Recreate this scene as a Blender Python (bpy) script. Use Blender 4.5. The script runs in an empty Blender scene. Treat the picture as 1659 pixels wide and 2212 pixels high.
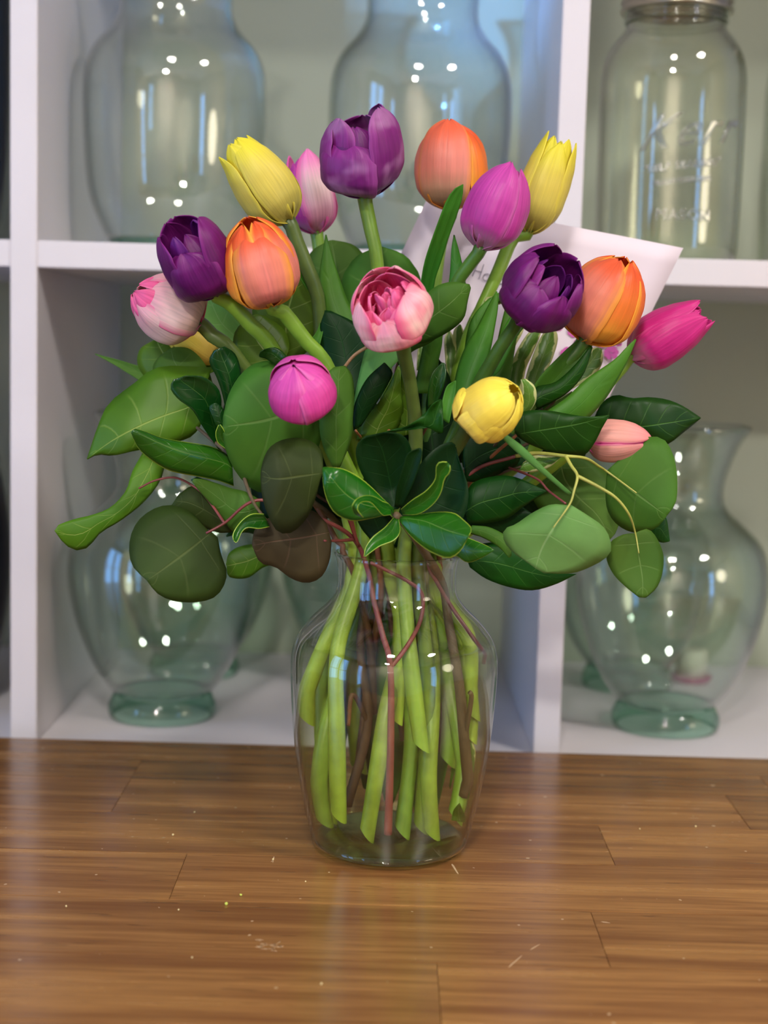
import bpy, bmesh, math, random
from mathutils import Vector, Matrix
random.seed(7)
SC = bpy.context.scene
COL = SC.collection
R = math.radians

# ------------------------------------------------------------------ camera
F_PX, CX, CY = 3200.0, 829.5, 1106.0
PITCH, ROLL = R(-6.5), R(1.6)
CAM = Vector((0.0, -1.0, 0.34))
cam_d = bpy.data.cameras.new('camera')
cam = bpy.data.objects.new('camera', cam_d)
COL.objects.link(cam)
cam_d.sensor_fit = 'VERTICAL'
cam_d.sensor_height = 24.0
cam_d.lens = F_PX / 2212.0 * 24.0
cam_d.clip_start = 0.02
cam_rot = Matrix.Rotation(R(90) + PITCH, 3, 'X') @ Matrix.Rotation(ROLL, 3, 'Z')
cam.matrix_world = Matrix.Translation(CAM) @ cam_rot.to_4x4()
SC.camera = cam
cam_d.dof.use_dof = True
cam_d.dof.focus_distance = 0.95
cam_d.dof.aperture_fstop = 3.4

# ------------------------------------------------------------------ world / exposure
W = bpy.data.worlds.new('dusk_sky'); SC.world = W
W.use_nodes = True
W.node_tree.nodes['Background'].inputs[0].default_value = (0.22, 0.48, 1.0, 1)
W.node_tree.nodes['Background'].inputs[1].default_value = 7.5
SC.view_settings.view_transform = 'Standard'
SC.view_settings.look = 'None'
SC.view_settings.gamma = 1.0
SC.view_settings.use_curve_mapping = False
SC.view_settings.exposure = -0.20
SC.cycles.max_bounces = 10
SC.cycles.transparent_max_bounces = 40
SC.cycles.transmission_bounces = 8
SC.cycles.diffuse_bounces = 5
SC.cycles.glossy_bounces = 4
SC.cycles.caustics_reflective = False
SC.cycles.caustics_refractive = False
SC.cycles.sample_clamp_indirect = 6.0

CEIL, FLOOR = 1.6, -0.9
LAMP_W = 27.0
LAMPS = [(-0.12, -1.45), (1.25, -1.0), (-0.45, -3.0)]
for (lx, ly) in LAMPS:
    ld = bpy.data.lights.new('downlight', 'AREA')
    ld.shape = 'DISK'; ld.size = 0.27; ld.energy = LAMP_W * (1.35 if lx > 1 else 4.2 if ly < -2 else 0.9); ld.color = (1.0, 0.945, 0.88)
    lo = bpy.data.objects.new('downlight_lamp', ld); COL.objects.link(lo)
    lo.location = (lx, ly, CEIL - 0.012)
gl = bpy.data.lights.new('side_fill', 'POINT')          # added warm fill from the right for the dim shelf sides, no fitting
gl.energy = 20.0; gl.color = (1.0, 0.88, 0.66); gl.shadow_soft_size = 0.25
go = bpy.data.objects.new('side_fill', gl); COL.objects.link(go); go.location = (2.0, -1.1, 0.6)
sp = bpy.data.lights.new('blue_patch_spot', 'SPOT')      # added narrow spot for the blue patch in the upper shelf, not window light
sp.energy = 1000.0; sp.color = (0.16, 0.42, 1.0); sp.spot_size = R(5.6); sp.spot_blend = 0.25; sp.shadow_soft_size = 0.05
so = bpy.data.objects.new('blue_patch_spot', sp); COL.objects.link(so)
so.location = (-2.2, -3.0, 0.6)
so.rotation_euler = (Vector((0.13, 0.62, 0.80)) - Vector((-2.2, -3.0, 0.6))).to_track_quat('-Z', 'Y').to_euler()
WINDOWS = {'left': (-2.3, [(-3.3, -2.75), (-1.75, -1.25), (-1.15, -0.65)]), 'right': (2.5, [(-3.0, -2.4)])}
for side, (wx, spans) in WINDOWS.items():
    for (y0, y1) in spans:
        ld = bpy.data.lights.new('window_portal', 'AREA')
        ld.shape = 'RECTANGLE'; ld.size = 1.9; ld.size_y = y1 - y0
        ld.cycles.is_portal = True
        lo = bpy.data.objects.new('window_portal', ld); COL.objects.link(lo)
        lo.location = (wx, (y0 + y1) / 2, 0.35)
        lo.rotation_euler = (0, R(-90) if wx < 0 else R(90), 0)

# ------------------------------------------------------------------ helpers
def ray(px, py):
    d = Vector(((px - CX) / F_PX, -(py - CY) / F_PX, -1.0))
    return cam_rot @ d
def at(px, py, Y=0.0):
    """point of the plane y = Y seen at this place of the photograph"""
    d = ray(px, py)
    return CAM + d * ((Y - CAM.y) / d.y)
def mpp(Y):
    return (Y - CAM.y) / F_PX * 1.0
def lin(c):
    c = c / 255.0
    return c / 12.92 if c <= 0.04045 else ((c + 0.055) / 1.055) ** 2.4
def rgb(*c):
    return (lin(c[0]), lin(c[1]), lin(c[2]), 1.0)
def tag(o, label=None, cat=None, group=None, kind=None):
    if label: o['label'] = label
    if cat: o['category'] = cat
    if group: o['group'] = group
    if kind: o['kind'] = kind
    return o
def empty(name, loc=(0, 0, 0)):
    o = bpy.data.objects.new(name, None); COL.objects.link(o)
    o.location = loc; o.empty_display_size = 0.02
    return o
def link(name, me, mat=None, parent=None, smooth=True):
    o = bpy.data.objects.new(name, me); COL.objects.link(o)
    if mat: me.materials.append(mat)
    if smooth and len(me.polygons):
        me.polygons.foreach_set('use_smooth', [True] * len(me.polygons))
    if parent:
        o.parent = parent
        o.matrix_parent_inverse = Matrix.Translation(-parent.location)
    return o
def mesh(name, verts, faces, uvs=None):
    me = bpy.data.meshes.new(name)
    me.from_pydata([tuple(v) for v in verts], [], faces)
    if uvs:
        ul = me.uv_layers.new(name='UVMap')
        for p in me.polygons:
            for li in p.loop_indices:
                ul.data[li].uv = uvs[me.loops[li].vertex_index]
    me.update()
    return me
def box_bm(bm, x0, x1, y0, y1, z0, z1):
    vs = [bm.verts.new(p) for p in ((x0,y0,z0),(x1,y0,z0),(x1,y1,z0),(x0,y1,z0),(x0,y0,z1),(x1,y0,z1),(x1,y1,z1),(x0,y1,z1))]
    fs = [bm.faces.new([vs[i] for i in f]) for f in ((0,3,2,1),(4,5,6,7),(0,1,5,4),(1,2,6,5),(2,3,7,6),(3,0,4,7))]
    return vs, fs
def box(name, x0, x1, y0, y1, z0, z1, mat, parent=None, bevel=0.0):
    bm = bmesh.new(); box_bm(bm, x0, x1, y0, y1, z0, z1)
    if bevel:
        bmesh.ops.bevel(bm, geom=bm.edges[:], offset=bevel, segments=2, affect='EDGES')
    me = bpy.data.meshes.new(name); bm.to_mesh(me); bm.free()
    return link(name, me, mat, parent, smooth=False)
def cr(pts, n):
    """Catmull-Rom through pts (tuples of any length), n samples, uniform in arc length"""
    P = [tuple(map(float, p)) for p in pts]
    if len(P) == 2:
        return [tuple(a + (b - a) * k / (n - 1) for a, b in zip(P[0], P[1])) for k in range(n)]
    Q = [tuple(2 * a - b for a, b in zip(P[0], P[1]))] + P + [tuple(2 * a - b for a, b in zip(P[-1], P[-2]))]
    out = []
    S = 12
    for i in range(1, len(Q) - 2):
        p0, p1, p2, p3 = Q[i-1], Q[i], Q[i+1], Q[i+2]
        for k in range(S):
            t = k / S
            out.append(tuple(0.5 * (2*b + (c-a)*t + (2*a-5*b+4*c-d)*t*t + (-a+3*b-3*c+d)*t*t*t) for a, b, c, d in zip(p0, p1, p2, p3)))
    out.append(P[-1])
    acc = [0.0]
    for a, b in zip(out, out[1:]):
        acc.append(acc[-1] + math.sqrt(sum((x-y)**2 for x, y in zip(a, b))) + 1e-9)
    res = []; j = 0
    for k in range(n):
        s = acc[-1] * k / (n - 1)
        while j < len(acc) - 2 and acc[j+1] < s: j += 1
        t = (s - acc[j]) / (acc[j+1] - acc[j]); t = min(max(t, 0), 1)
        res.append(tuple(a + (b-a)*t for a, b in zip(out[j], out[j+1])))
    return res
def interp(tab, u):
    for (a, fa), (b, fb) in zip(tab, tab[1:]):
        if u <= b:
            t = (u - a) / (b - a); t = t * t * (3 - 2 * t) * 0.4 + t * 0.6
            return fa + (fb - fa) * t
    return tab[-1][1]
def tube_geo(pts, radii, seg=10, V=None, Fc=None, UV=None, cap=True):
    V = [] if V is None else V; Fc = [] if Fc is None else Fc; UV = [] if UV is None else UV
    base = len(V); n = len(pts)
    up = Vector((0.3, 1, 0.2)).normalized()
    for i, p in enumerate(pts):
        a = pts[max(i-1, 0)]; b = pts[min(i+1, n-1)]
        t = (b - a).normalized()
        s = t.cross(up).normalized(); q = s.cross(t).normalized()
        for k in range(seg):
            an = 2 * math.pi * k / seg
            V.append(p + (s * math.cos(an) + q * math.sin(an)) * radii[i]); UV.append((k / seg, i / (n-1)))
    for i in range(n - 1):
        for k in range(seg):
            k2 = (k + 1) % seg
            Fc.append((base+i*seg+k, base+i*seg+k2, base+(i+1)*seg+k2, base+(i+1)*seg+k))
    if cap:
        Fc.append(tuple(base + k for k in reversed(range(seg))))
        Fc.append(tuple(base + (n-1)*seg + k for k in range(seg)))
    return V, Fc, UV
def tube_px(name, pts, r0, r1, mat, parent, n=28, seg=10):
    """round stem through (px, py, Y) points"""
    P = [Vector(p) for p in cr([tuple(at(*p)) for p in pts], n)]
    rad = [r0 + (r1 - r0) * i / (n - 1) for i in range(n)]
    V, Fc, UV = tube_geo(P, rad, seg)
    return link(name, mesh(name, V, Fc, UV), mat, parent)
def multi_tube(name, branches, mat, parent, seg=8):
    V, Fc, UV = [], [], []
    for pts, r0, r1 in branches:
        n = 8 * len(pts)
        P = [Vector(p) for p in cr([tuple(at(*p)) for p in pts], n)]
        rad = [r0 + (r1 - r0) * i / (n - 1) for i in range(n)]
        tube_geo(keep_inside(P, rad), rad, seg, V, Fc, UV)
    return link(name, mesh(name, V, Fc, UV), mat, parent)
def lathe(name, prof, mat, parent=None, center=(0, 0, 0), seg=72, close=False):
    V, Fc = [], []
    n = len(prof)
    for (r, z) in prof:
        for k in range(seg):
            a = 2 * math.pi * k / seg
            V.append((center[0] + r * math.cos(a), center[1] + r * math.sin(a), center[2] + z))
    for i in range(n - 1 + (1 if close else 0)):
        j = (i + 1) % n
        for k in range(seg):
            k2 = (k + 1) % seg
            Fc.append((i*seg+k, i*seg+k2, j*seg+k2, j*seg+k))
    me = mesh(name, V, Fc)
    bm = bmesh.new(); bm.from_mesh(me)
    bmesh.ops.remove_doubles(bm, verts=bm.verts, dist=1e-6)
    bmesh.ops.recalc_face_normals(bm, faces=bm.faces)
    bm.to_mesh(me); bm.free()
    return link(name, me, mat, parent)

# ------------------------------------------------------------------ materials
class NT:
    def __init__(s, name):
        s.m = bpy.data.materials.new(name); s.m.use_nodes = True
        s.t = s.m.node_tree; s.t.nodes.clear()
        s.out = s.n('ShaderNodeOutputMaterial')
    def n(s, typ, **kw):
        nd = s.t.nodes.new(typ)
        for k, v in kw.items(): setattr(nd, k, v)
        return nd
    def l(s, a, b): s.t.links.new(a, b)
    def put(s, sock, v):
        if isinstance(v, bpy.types.NodeSocket): s.l(v, sock)
        else: sock.default_value = v
    def math(s, op, a, b=0.0, clamp=False):
        nd = s.n('ShaderNodeMath', operation=op, use_clamp=clamp)
        s.put(nd.inputs[0], a); s.put(nd.inputs[1], b); return nd.outputs[0]
    def rng(s, v, a, b, c=0.0, d=1.0, smooth=True):
        nd = s.n('ShaderNodeMapRange', interpolation_type='SMOOTHSTEP' if smooth else 'LINEAR')
        s.put(nd.inputs[0], v); nd.inputs[1].default_value = a; nd.inputs[2].default_value = b
        nd.inputs[3].default_value = c; nd.inputs[4].default_value = d; return nd.outputs[0]
    def mix(s, f, a, b):
        nd = s.n('ShaderNodeMix', data_type='RGBA')
        s.put(nd.inputs[0], f); s.put(nd.inputs[6], a); s.put(nd.inputs[7], b); return nd.outputs[2]
    def noise(s, vec, scale, detail=3.0, rough=0.5):
        nd = s.n('ShaderNodeTexNoise'); s.put(nd.inputs['Vector'], vec)
        nd.inputs['Scale'].default_value = scale; nd.inputs['Detail'].default_value = detail
        nd.inputs['Roughness'].default_value = rough; return nd.outputs[0]
    def pbr(s, color, rough=0.5, **kw):
        p = s.n('ShaderNodeBsdfPrincipled'); s.put(p.inputs['Base Color'], color); s.put(p.inputs['Roughness'], rough)
        for k, v in kw.items(): s.put(p.inputs[k.replace('_', ' ')], v)
        return p
def plain(name, color, rough=0.5, var=0.04, scale=6.0, **kw):
    t = NT(name); tc = t.n('ShaderNodeTexCoord')
    nz = t.noise(tc.outputs['Object'], scale)
    f = t.rng(nz, 0.3, 0.7, 1 - var, 1 + var, False)
    hsv = t.n('ShaderNodeHueSaturation'); hsv.inputs['Color'].default_value = color; t.l(f, hsv.inputs['Value'])
    p = t.pbr(hsv.outputs[0], rough, **kw); t.l(p.outputs[0], t.out.inputs[0])
    return t.m
def leaf_mat(name, base, vein, rough=0.45, vs=0.5, trans=0.18, edge=None, nv=7, varieg=None, spec=0.5, dark=None, speck=None):
    t = NT(name)
    uv = t.n('ShaderNodeUVMap'); sx = t.n('ShaderNodeSeparateXYZ'); t.l(uv.outputs[0], sx.inputs[0])
    u, v = sx.outputs[0], sx.outputs[1]
    a = t.math('ABSOLUTE', t.math('MULTIPLY', t.math('SUBTRACT', v, 0.5), 2.0))
    tc = t.n('ShaderNodeTexCoord'); oi = t.n('ShaderNodeObjectInfo')
    nz = t.noise(tc.outputs['Object'], 38.0, 4.0)
    nz2 = t.noise(tc.outputs['Object'], 9.0, 2.0)
    val = t.math('ADD', t.rng(nz, 0.3, 0.7, 0.86, 1.12, False), t.rng(oi.outputs['Random'], 0, 1, -0.14, 0.14, False))
    hsv = t.n('ShaderNodeHueSaturation')
    t.put(hsv.inputs['Color'], t.mix(t.rng(nz2, 0.4, 0.65), base, dark or base)); t.l(val, hsv.inputs['Value'])
    t.l(t.rng(oi.outputs['Random'], 0, 1, 0.49, 0.512, False), hsv.inputs['Hue'])
    c = hsv.outputs[0]
    if varieg:
        w = t.math('ADD', a, t.math('MULTIPLY', t.math('SUBTRACT', t.noise(tc.outputs['Object'], 120.0, 3.0), 0.5), 1.3))
        c = t.mix(t.rng(w, 0.62, 0.72), c, varieg)
    mid = t.rng(a, 0.035, 0.008)
    ph = t.math('FRACT', t.math('MULTIPLY', t.math('SUBTRACT', u, t.math('MULTIPLY', a, 0.16)), float(nv)))
    side = t.rng(t.math('ABSOLUTE', t.math('SUBTRACT', ph, 0.5)), 0.05, 0.0)
    side = t.math('MULTIPLY', side, t.rng(a, 1.0, 0.55))
    vm = t.math('MAXIMUM', mid, t.math('MULTIPLY', side, 0.45))
    c = t.mix(t.math('MULTIPLY', vm, vs), c, vein)
    if edge: c = t.mix(t.rng(a, 0.93, 0.99), c, edge)
    if speck:
        c = t.mix(t.rng(t.noise(tc.outputs['Object'], 25.0, 1.0), 0.62, 0.72), c, speck)
    bp = t.n('ShaderNodeBump'); bp.inputs['Strength'].default_value = 0.35; bp.inputs['Distance'].default_value = 0.0012
    t.l(t.math('ADD', t.math('MULTIPLY', vm, -0.6), t.math('MULTIPLY', nz, 0.35)), bp.inputs['Height'])
    p = t.pbr(c, rough, Specular_IOR_Level=spec); t.l(bp.outputs[0], p.inputs['Normal'])
    tr = t.n('ShaderNodeBsdfTranslucent'); t.put(tr.inputs[0], t.mix(0.35, c, (0.35, 0.6, 0.05, 1)))
    mx = t.n('ShaderNodeMixShader'); mx.inputs[0].default_value = trans
    t.l(p.outputs[0], mx.inputs[1]); t.l(tr.outputs[0], mx.inputs[2]); t.l(mx.outputs[0], t.out.inputs[0])
    return t.m
def petal_mat(name, base, mid, tip, edge, ew=0.75, edge_amt=0.8, stripe=None, rough=0.42, trans=0.22, p0=0.12, p1=0.55, p2=0.95, blotch=None, streak=0.12):
    t = NT(name)
    uv = t.n('ShaderNodeUVMap'); sx = t.n('ShaderNodeSeparateXYZ'); t.l(uv.outputs[0], sx.inputs[0])
    u, v = sx.outputs[0], sx.outputs[1]
    a = t.math('ABSOLUTE', t.math('MULTIPLY', t.math('SUBTRACT', v, 0.5), 2.0))
    cb = t.n('ShaderNodeCombineXYZ'); t.l(t.math('MULTIPLY', v, 26.0), cb.inputs[0]); t.l(t.math('MULTIPLY', u, 1.6), cb.inputs[1])
    oi = t.n('ShaderNodeObjectInfo'); t.l(t.math('MULTIPLY', oi.outputs['Random'], 30.0), cb.inputs[2])
    st = t.noise(cb.outputs[0], 1.0, 4.0)
    tc = t.n('ShaderNodeTexCoord'); big = t.noise(tc.outputs['Object'], 45.0, 2.0)
    uu = t.math('ADD', u, t.math('MULTIPLY', t.math('SUBTRACT', st, 0.5), 0.14))
    c = t.mix(t.rng(uu, p0, p1), base, mid)
    c = t.mix(t.rng(uu, p1, p2), c, tip)
    if stripe: c = t.mix(t.math('MULTIPLY', t.rng(a, 0.5, 0.05), t.rng(u, 0.9, 0.5)), c, stripe)
    if blotch: c = t.mix(t.math('MULTIPLY', t.rng(big, 0.48, 0.66), 0.75), c, blotch)
    ea = t.math('ADD', a, t.math('MULTIPLY', t.math('SUBTRACT', st, 0.5), 0.3))
    c = t.mix(t.math('MULTIPLY', t.rng(ea, ew, 1.0), edge_amt), c, edge)
    hsv = t.n('ShaderNodeHueSaturation'); t.put(hsv.inputs['Color'], c)
    t.l(t.rng(st, 0.3, 0.7, 1 - streak, 1 + streak, False), hsv.inputs['Value'])
    bp = t.n('ShaderNodeBump'); bp.inputs['Strength'].default_value = 0.3; bp.inputs['Distance'].default_value = 0.001
    t.l(t.math('ADD', st, t.math('MULTIPLY', big, 0.8)), bp.inputs['Height'])
    p = t.pbr(hsv.outputs[0], rough, Specular_IOR_Level=0.35); t.l(bp.outputs[0], p.inputs['Normal'])
    tr = t.n('ShaderNodeBsdfTranslucent'); t.l(hsv.outputs[0], tr.inputs[0])
    mx = t.n('ShaderNodeMixShader'); mx.inputs[0].default_value = trans
    t.l(p.outputs[0], mx.inputs[1]); t.l(tr.outputs[0], mx.inputs[2]); t.l(mx.outputs[0], t.out.inputs[0])
    return t.m
def stem_mat(name, top, low, z0, z1, rough=0.4, scale=60.0):
    """fresh stem: colour differs between its upper and its lower end"""
    t = NT(name)
    uv = t.n('ShaderNodeUVMap'); sx = t.n('ShaderNodeSeparateXYZ'); t.l(uv.outputs[0], sx.inputs[0])
    tc = t.n('ShaderNodeTexCoord'); nz = t.noise(tc.outputs['Object'], scale, 3.0)
    c = t.mix(t.rng(sx.outputs[1], z0, z1), top, low)
    hsv = t.n('ShaderNodeHueSaturation'); t.put(hsv.inputs['Color'], c); oi = t.n('ShaderNodeObjectInfo')
    t.l(t.math('ADD', t.rng(nz, 0.3, 0.7, 0.82, 1.18, False), t.rng(oi.outputs['Random'], 0, 1, -0.34, 0.2, False)), hsv.inputs['Value'])
    bp = t.n('ShaderNodeBump'); bp.inputs['Strength'].default_value = 0.3; bp.inputs['Distance'].default_value = 0.001
    t.l(nz, bp.inputs['Height'])
    p = t.pbr(hsv.outputs[0], rough); t.l(bp.outputs[0], p.inputs['Normal']); t.l(p.outputs[0], t.out.inputs[0])
    return t.m
def thin_glass(name, face, rim, refl=1.0, rough=0.01, ior=1.5, rim_pow=0.35):
    """sheet glass: what passes through is tinted, more at grazing angles where the path in the glass is longer"""
    t = NT(name)
    lw = t.n('ShaderNodeLayerWeight'); lw.inputs[0].default_value = rim_pow
    tr = t.n('ShaderNodeBsdfTransparent'); t.put(tr.inputs[0], t.mix(t.rng(lw.outputs['Facing'], 0.35, 1.0), face, rim))
    gl = t.n('ShaderNodeBsdfGlossy'); gl.inputs['Roughness'].default_value = rough
    f0 = ((ior - 1) / (ior + 1)) ** 2
    lf = t.n('ShaderNodeLayerWeight'); lf.inputs[0].default_value = 0.5
    fr = t.math('ADD', t.math('MULTIPLY', t.math('POWER', lf.outputs['Facing'], 4.0), (1 - f0) * 0.8), f0)
    mx = t.n('ShaderNodeMixShader'); t.l(t.math('MULTIPLY', fr, refl, True), mx.inputs[0])
    t.l(tr.outputs[0], mx.inputs[1]); t.l(gl.outputs[0], mx.inputs[2]); t.l(mx.outputs[0], t.out.inputs[0])
    return t.m

M = {}
M['shelf'] = plain('white_laminate', rgb(222, 217, 222), 0.4, 0.02)
M['wall'] = plain('sage_grey_paint', rgb(196, 205, 184), 0.8, 0.02, 2.0)
M['room'] = plain('warm_white_paint', rgb(228, 220, 206), 0.85, 0.02, 2.0)
M['dark_room'] = plain('brown_room_paint', rgb(190, 178, 160), 0.85, 0.03, 2.0)
M['floor'] = plain('dark_oak_floor', rgb(95, 72, 52), 0.5, 0.15, 4.0)
M['trim'] = plain('white_gloss_trim', rgb(225, 225, 225), 0.35, 0.01)
M['metal'] = plain('brushed_zinc', rgb(190, 185, 170), 0.28, 0.05, 30.0, Metallic=1.0)
M['dark'] = plain('black_stoneware', rgb(24, 27, 33), 0.2, 0.1)

def wood(name):
    t = NT(name)
    tc = t.n('ShaderNodeTexCoord'); oi = t.n('ShaderNodeObjectInfo')
    mp = t.n('ShaderNodeMapping'); mp.inputs['Scale'].default_value = (2.2, 38.0, 12.0)
    ad = t.n('ShaderNodeVectorMath', operation='ADD'); t.l(tc.outputs['Object'], ad.inputs[0])
    cb = t.n('ShaderNodeCombineXYZ')
    for k in range(3): t.l(t.math('MULTIPLY', oi.outputs['Random'], 3.0 + 7 * k), cb.inputs[k])
    t.l(cb.outputs[0], ad.inputs[1]); t.l(ad.outputs[0], mp.inputs[0])
    g = t.noise(mp.outputs[0], 1.6, 6.0, 0.62)
    mp2 = t.n('ShaderNodeMapping'); mp2.inputs['Scale'].default_value = (9.0, 420.0, 60.0); t.l(ad.outputs[0], mp2.inputs[0])
    fine = t.noise(mp2.outputs[0], 1.0, 3.0, 0.6)
    mp3 = t.n('ShaderNodeMapping'); mp3.inputs['Scale'].default_value = (28.0, 260.0, 60.0); t.l(ad.outputs[0], mp3.inputs[0])
    pore = t.rng(t.noise(mp3.outputs[0], 1.0, 2.0), 0.66, 0.74)
    c = t.mix(t.rng(g, 0.35, 0.68), rgb(122, 80, 44), rgb(162, 116, 66))
    c = t.mix(t.math('MULTIPLY', t.rng(fine, 0.45, 0.7), 0.28), c, rgb(92, 52, 26))
    c = t.mix(t.math('MULTIPLY', pore, 0.4), c, rgb(70, 40, 20))
    # dust, crumbs and rubbed marks on the varnish
    sp = t.noise(tc.outputs['Object'], 190.0, 0.0)
    c = t.mix(t.rng(sp, 0.845, 0.86), c, rgb(190, 160, 125))
    hsv = t.n('ShaderNodeHueSaturation'); t.put(hsv.inputs['Color'], c)
    t.l(t.rng(oi.outputs['Random'], 0, 1, 0.84, 1.16, False), hsv.inputs['Value'])
    bp = t.n('ShaderNodeBump'); bp.inputs['Strength'].default_value = 0.12; bp.inputs['Distance'].default_value = 0.0006
    t.l(t.math('ADD', fine, t.math('MULTIPLY', pore, -1.0)), bp.inputs['Height'])
    p = t.pbr(hsv.outputs[0], t.rng(g, 0.3, 0.7, 0.17, 0.30, False), Specular_IOR_Level=0.5)
    t.l(bp.outputs[0], p.inputs['Normal']); t.l(p.outputs[0], t.out.inputs[0])
    return t.m
M['wood'] = wood('varnished_acacia')

# leaves
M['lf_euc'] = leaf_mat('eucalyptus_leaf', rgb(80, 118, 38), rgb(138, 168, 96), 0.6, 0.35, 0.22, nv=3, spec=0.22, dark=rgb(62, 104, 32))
M['lf_euc_dark'] = leaf_mat('eucalyptus_dark_leaf', rgb(52, 70, 24), rgb(104, 116, 66), 0.6, 0.4, 0.15, nv=3, spec=0.2, dark=rgb(46, 54, 26))  # leaves of a darker brownish green
M['lf_euc_red'] = leaf_mat('eucalyptus_russet_leaf', rgb(72, 62, 38), rgb(120, 92, 74), 0.6, 0.5, 0.12, nv=3, spec=0.2, dark=rgb(60, 50, 32))
M['lf_euc_grey'] = leaf_mat('eucalyptus_pale_leaf', rgb(108, 148, 78), rgb(160, 190, 130), 0.55, 0.4, 0.18, nv=3, spec=0.25, dark=rgb(90, 136, 64))
M['lf_dark'] = leaf_mat('pittosporum_dark_leaf', rgb(26, 78, 18), rgb(88, 140, 60), 0.26, 0.3, 0.14, nv=6, spec=0.45, dark=rgb(16, 60, 14))
M['lf_rim'] = leaf_mat('pittosporum_pale_rimmed_leaf', rgb(40, 112, 20), rgb(140, 180, 84), 0.25, 0.35, 0.16, edge=rgb(176, 206, 70), nv=6, spec=0.5, dark=rgb(26, 90, 16))
M['lf_salal'] = leaf_mat('salal_yellow_green_leaf', rgb(96, 136, 30), rgb(178, 198, 100), 0.45, 0.6, 0.35, nv=5, spec=0.35, dark=rgb(74, 116, 24))
M['lf_salal_dark'] = leaf_mat('salal_dark_leaf', rgb(26, 80, 14), rgb(92, 146, 58), 0.42, 0.5, 0.16, nv=6, spec=0.22, dark=rgb(16, 60, 14))
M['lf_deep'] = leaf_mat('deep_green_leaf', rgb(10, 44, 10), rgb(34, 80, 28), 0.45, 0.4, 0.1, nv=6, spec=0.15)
M['lf_tulip'] = leaf_mat('tulip_leaf', rgb(78, 134, 36), rgb(104, 160, 58), 0.5, 0.2, 0.32, nv=1, spec=0.3, dark=rgb(60, 122, 36))
M['lf_tulip_pale'] = leaf_mat('tulip_pale_leaf', rgb(110, 172, 88), rgb(134, 188, 108), 0.5, 0.2, 0.32, nv=1, spec=0.3, dark=rgb(88, 156, 74))
M['lf_vari'] = leaf_mat('variegated_leaf', rgb(92, 134, 48), rgb(176, 196, 124), 0.35, 0.4, 0.2, nv=6, varieg=rgb(206, 212, 146), spec=0.4)
M['st_tulip'] = stem_mat('tulip_stem', rgb(118, 158, 46), rgb(158, 186, 62), 0.35, 0.75)
M['st_tulip_dull'] = stem_mat('tulip_olive_stem', rgb(84, 104, 44), rgb(140, 172, 62), 0.25, 0.7)
M['st_tulip_deep'] = stem_mat('tulip_deep_green_stem', rgb(70, 112, 38), rgb(128, 165, 58), 0.35, 0.8)
M['st_brown'] = stem_mat('woody_brown_stem', rgb(92, 66, 46), rgb(140, 88, 52), 0.4, 0.9, 0.6, 140.0)
M['st_grey'] = stem_mat('woody_grey_stem', rgb(96, 80, 58), rgb(104, 86, 58), 0.4, 0.9, 0.6, 140.0)
M['st_red'] = stem_mat('eucalyptus_red_stem', rgb(124, 62, 56), rgb(120, 58, 56), 0.2, 0.9, 0.4)
M['st_yellow'] = stem_mat('eucalyptus_yellow_twig', rgb(176, 178, 84), rgb(176, 178, 84), 0.3, 0.9, 0.4)
M['st_straw'] = stem_mat('straw_coloured_twig', rgb(176, 132, 92), rgb(150, 120, 80), 0.3, 0.9, 0.45)

# petals
M['p_purple'] = petal_mat('purple_petal', rgb(116, 48, 116), rgb(126, 34, 120), rgb(144, 44, 134), rgb(174, 84, 168), 0.7, 0.55, blotch=rgb(182, 124, 178))
M['p_purple_deep'] = petal_mat('deep_purple_petal', rgb(98, 16, 84), rgb(94, 12, 92), rgb(122, 26, 116), rgb(150, 50, 144), 0.75, 0.5)
M['p_purple_inner'] = petal_mat('dark_plum_petal', rgb(40, 4, 50), rgb(76, 10, 92), rgb(108, 28, 124), rgb(120, 40, 132), 0.8, 0.5)
M['p_yellow'] = petal_mat('yellow_petal', rgb(200, 188, 92), rgb(228, 210, 92), rgb(240, 228, 62), rgb(238, 224, 80), 0.75, 0.7, streak=0.05)
M['p_yellow_warm'] = petal_mat('warm_yellow_petal', rgb(240, 208, 100), rgb(248, 222, 84), rgb(250, 232, 84), rgb(252, 236, 110), 0.75, 0.6, streak=0.04)
M['p_orange'] = petal_mat('orange_petal', rgb(220, 132, 110), rgb(236, 138, 112), rgb(234, 98, 60), rgb(248, 168, 64), 0.55, 0.9, stripe=rgb(234, 136, 122), streak=0.07)
M['p_orange_in'] = petal_mat('orange_inner_petal', rgb(240, 170, 60), rgb(244, 132, 56), rgb(240, 96, 50), rgb(250, 176, 60), 0.6, 0.9, streak=0.08)
M['p_coral'] = petal_mat('coral_petal', rgb(196, 160, 130), rgb(238, 146, 130), rgb(244, 112, 78), rgb(248, 160, 80), 0.75, 0.8, streak=0.06)
M['p_magenta'] = petal_mat('magenta_petal', rgb(214, 150, 180), rgb(196, 62, 158), rgb(206, 74, 170), rgb(216, 120, 190), 0.8, 0.6, p0=0.02, p1=0.28)
M['p_magenta_bud'] = petal_mat('bright_magenta_petal', rgb(214, 62, 150), rgb(220, 70, 160), rgb(222, 84, 178), rgb(232, 120, 184), 0.7, 0.6)
M['p_fuchsia'] = petal_mat('fuchsia_petal', rgb(220, 140, 176), rgb(202, 38, 130), rgb(212, 46, 136), rgb(222, 90, 160), 0.8, 0.5, p0=0.02, p1=0.3)
M['p_pink'] = petal_mat('pink_white_petal', rgb(224, 150, 180), rgb(236, 206, 210), rgb(238, 130, 200), rgb(234, 84, 168), 0.4, 0.85)
M['p_pale'] = petal_mat('pale_blush_petal', rgb(232, 196, 176), rgb(244, 212, 206), rgb(242, 176, 186), rgb(240, 110, 160), 0.7, 0.8, p0=0.1, p1=0.5)
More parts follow.
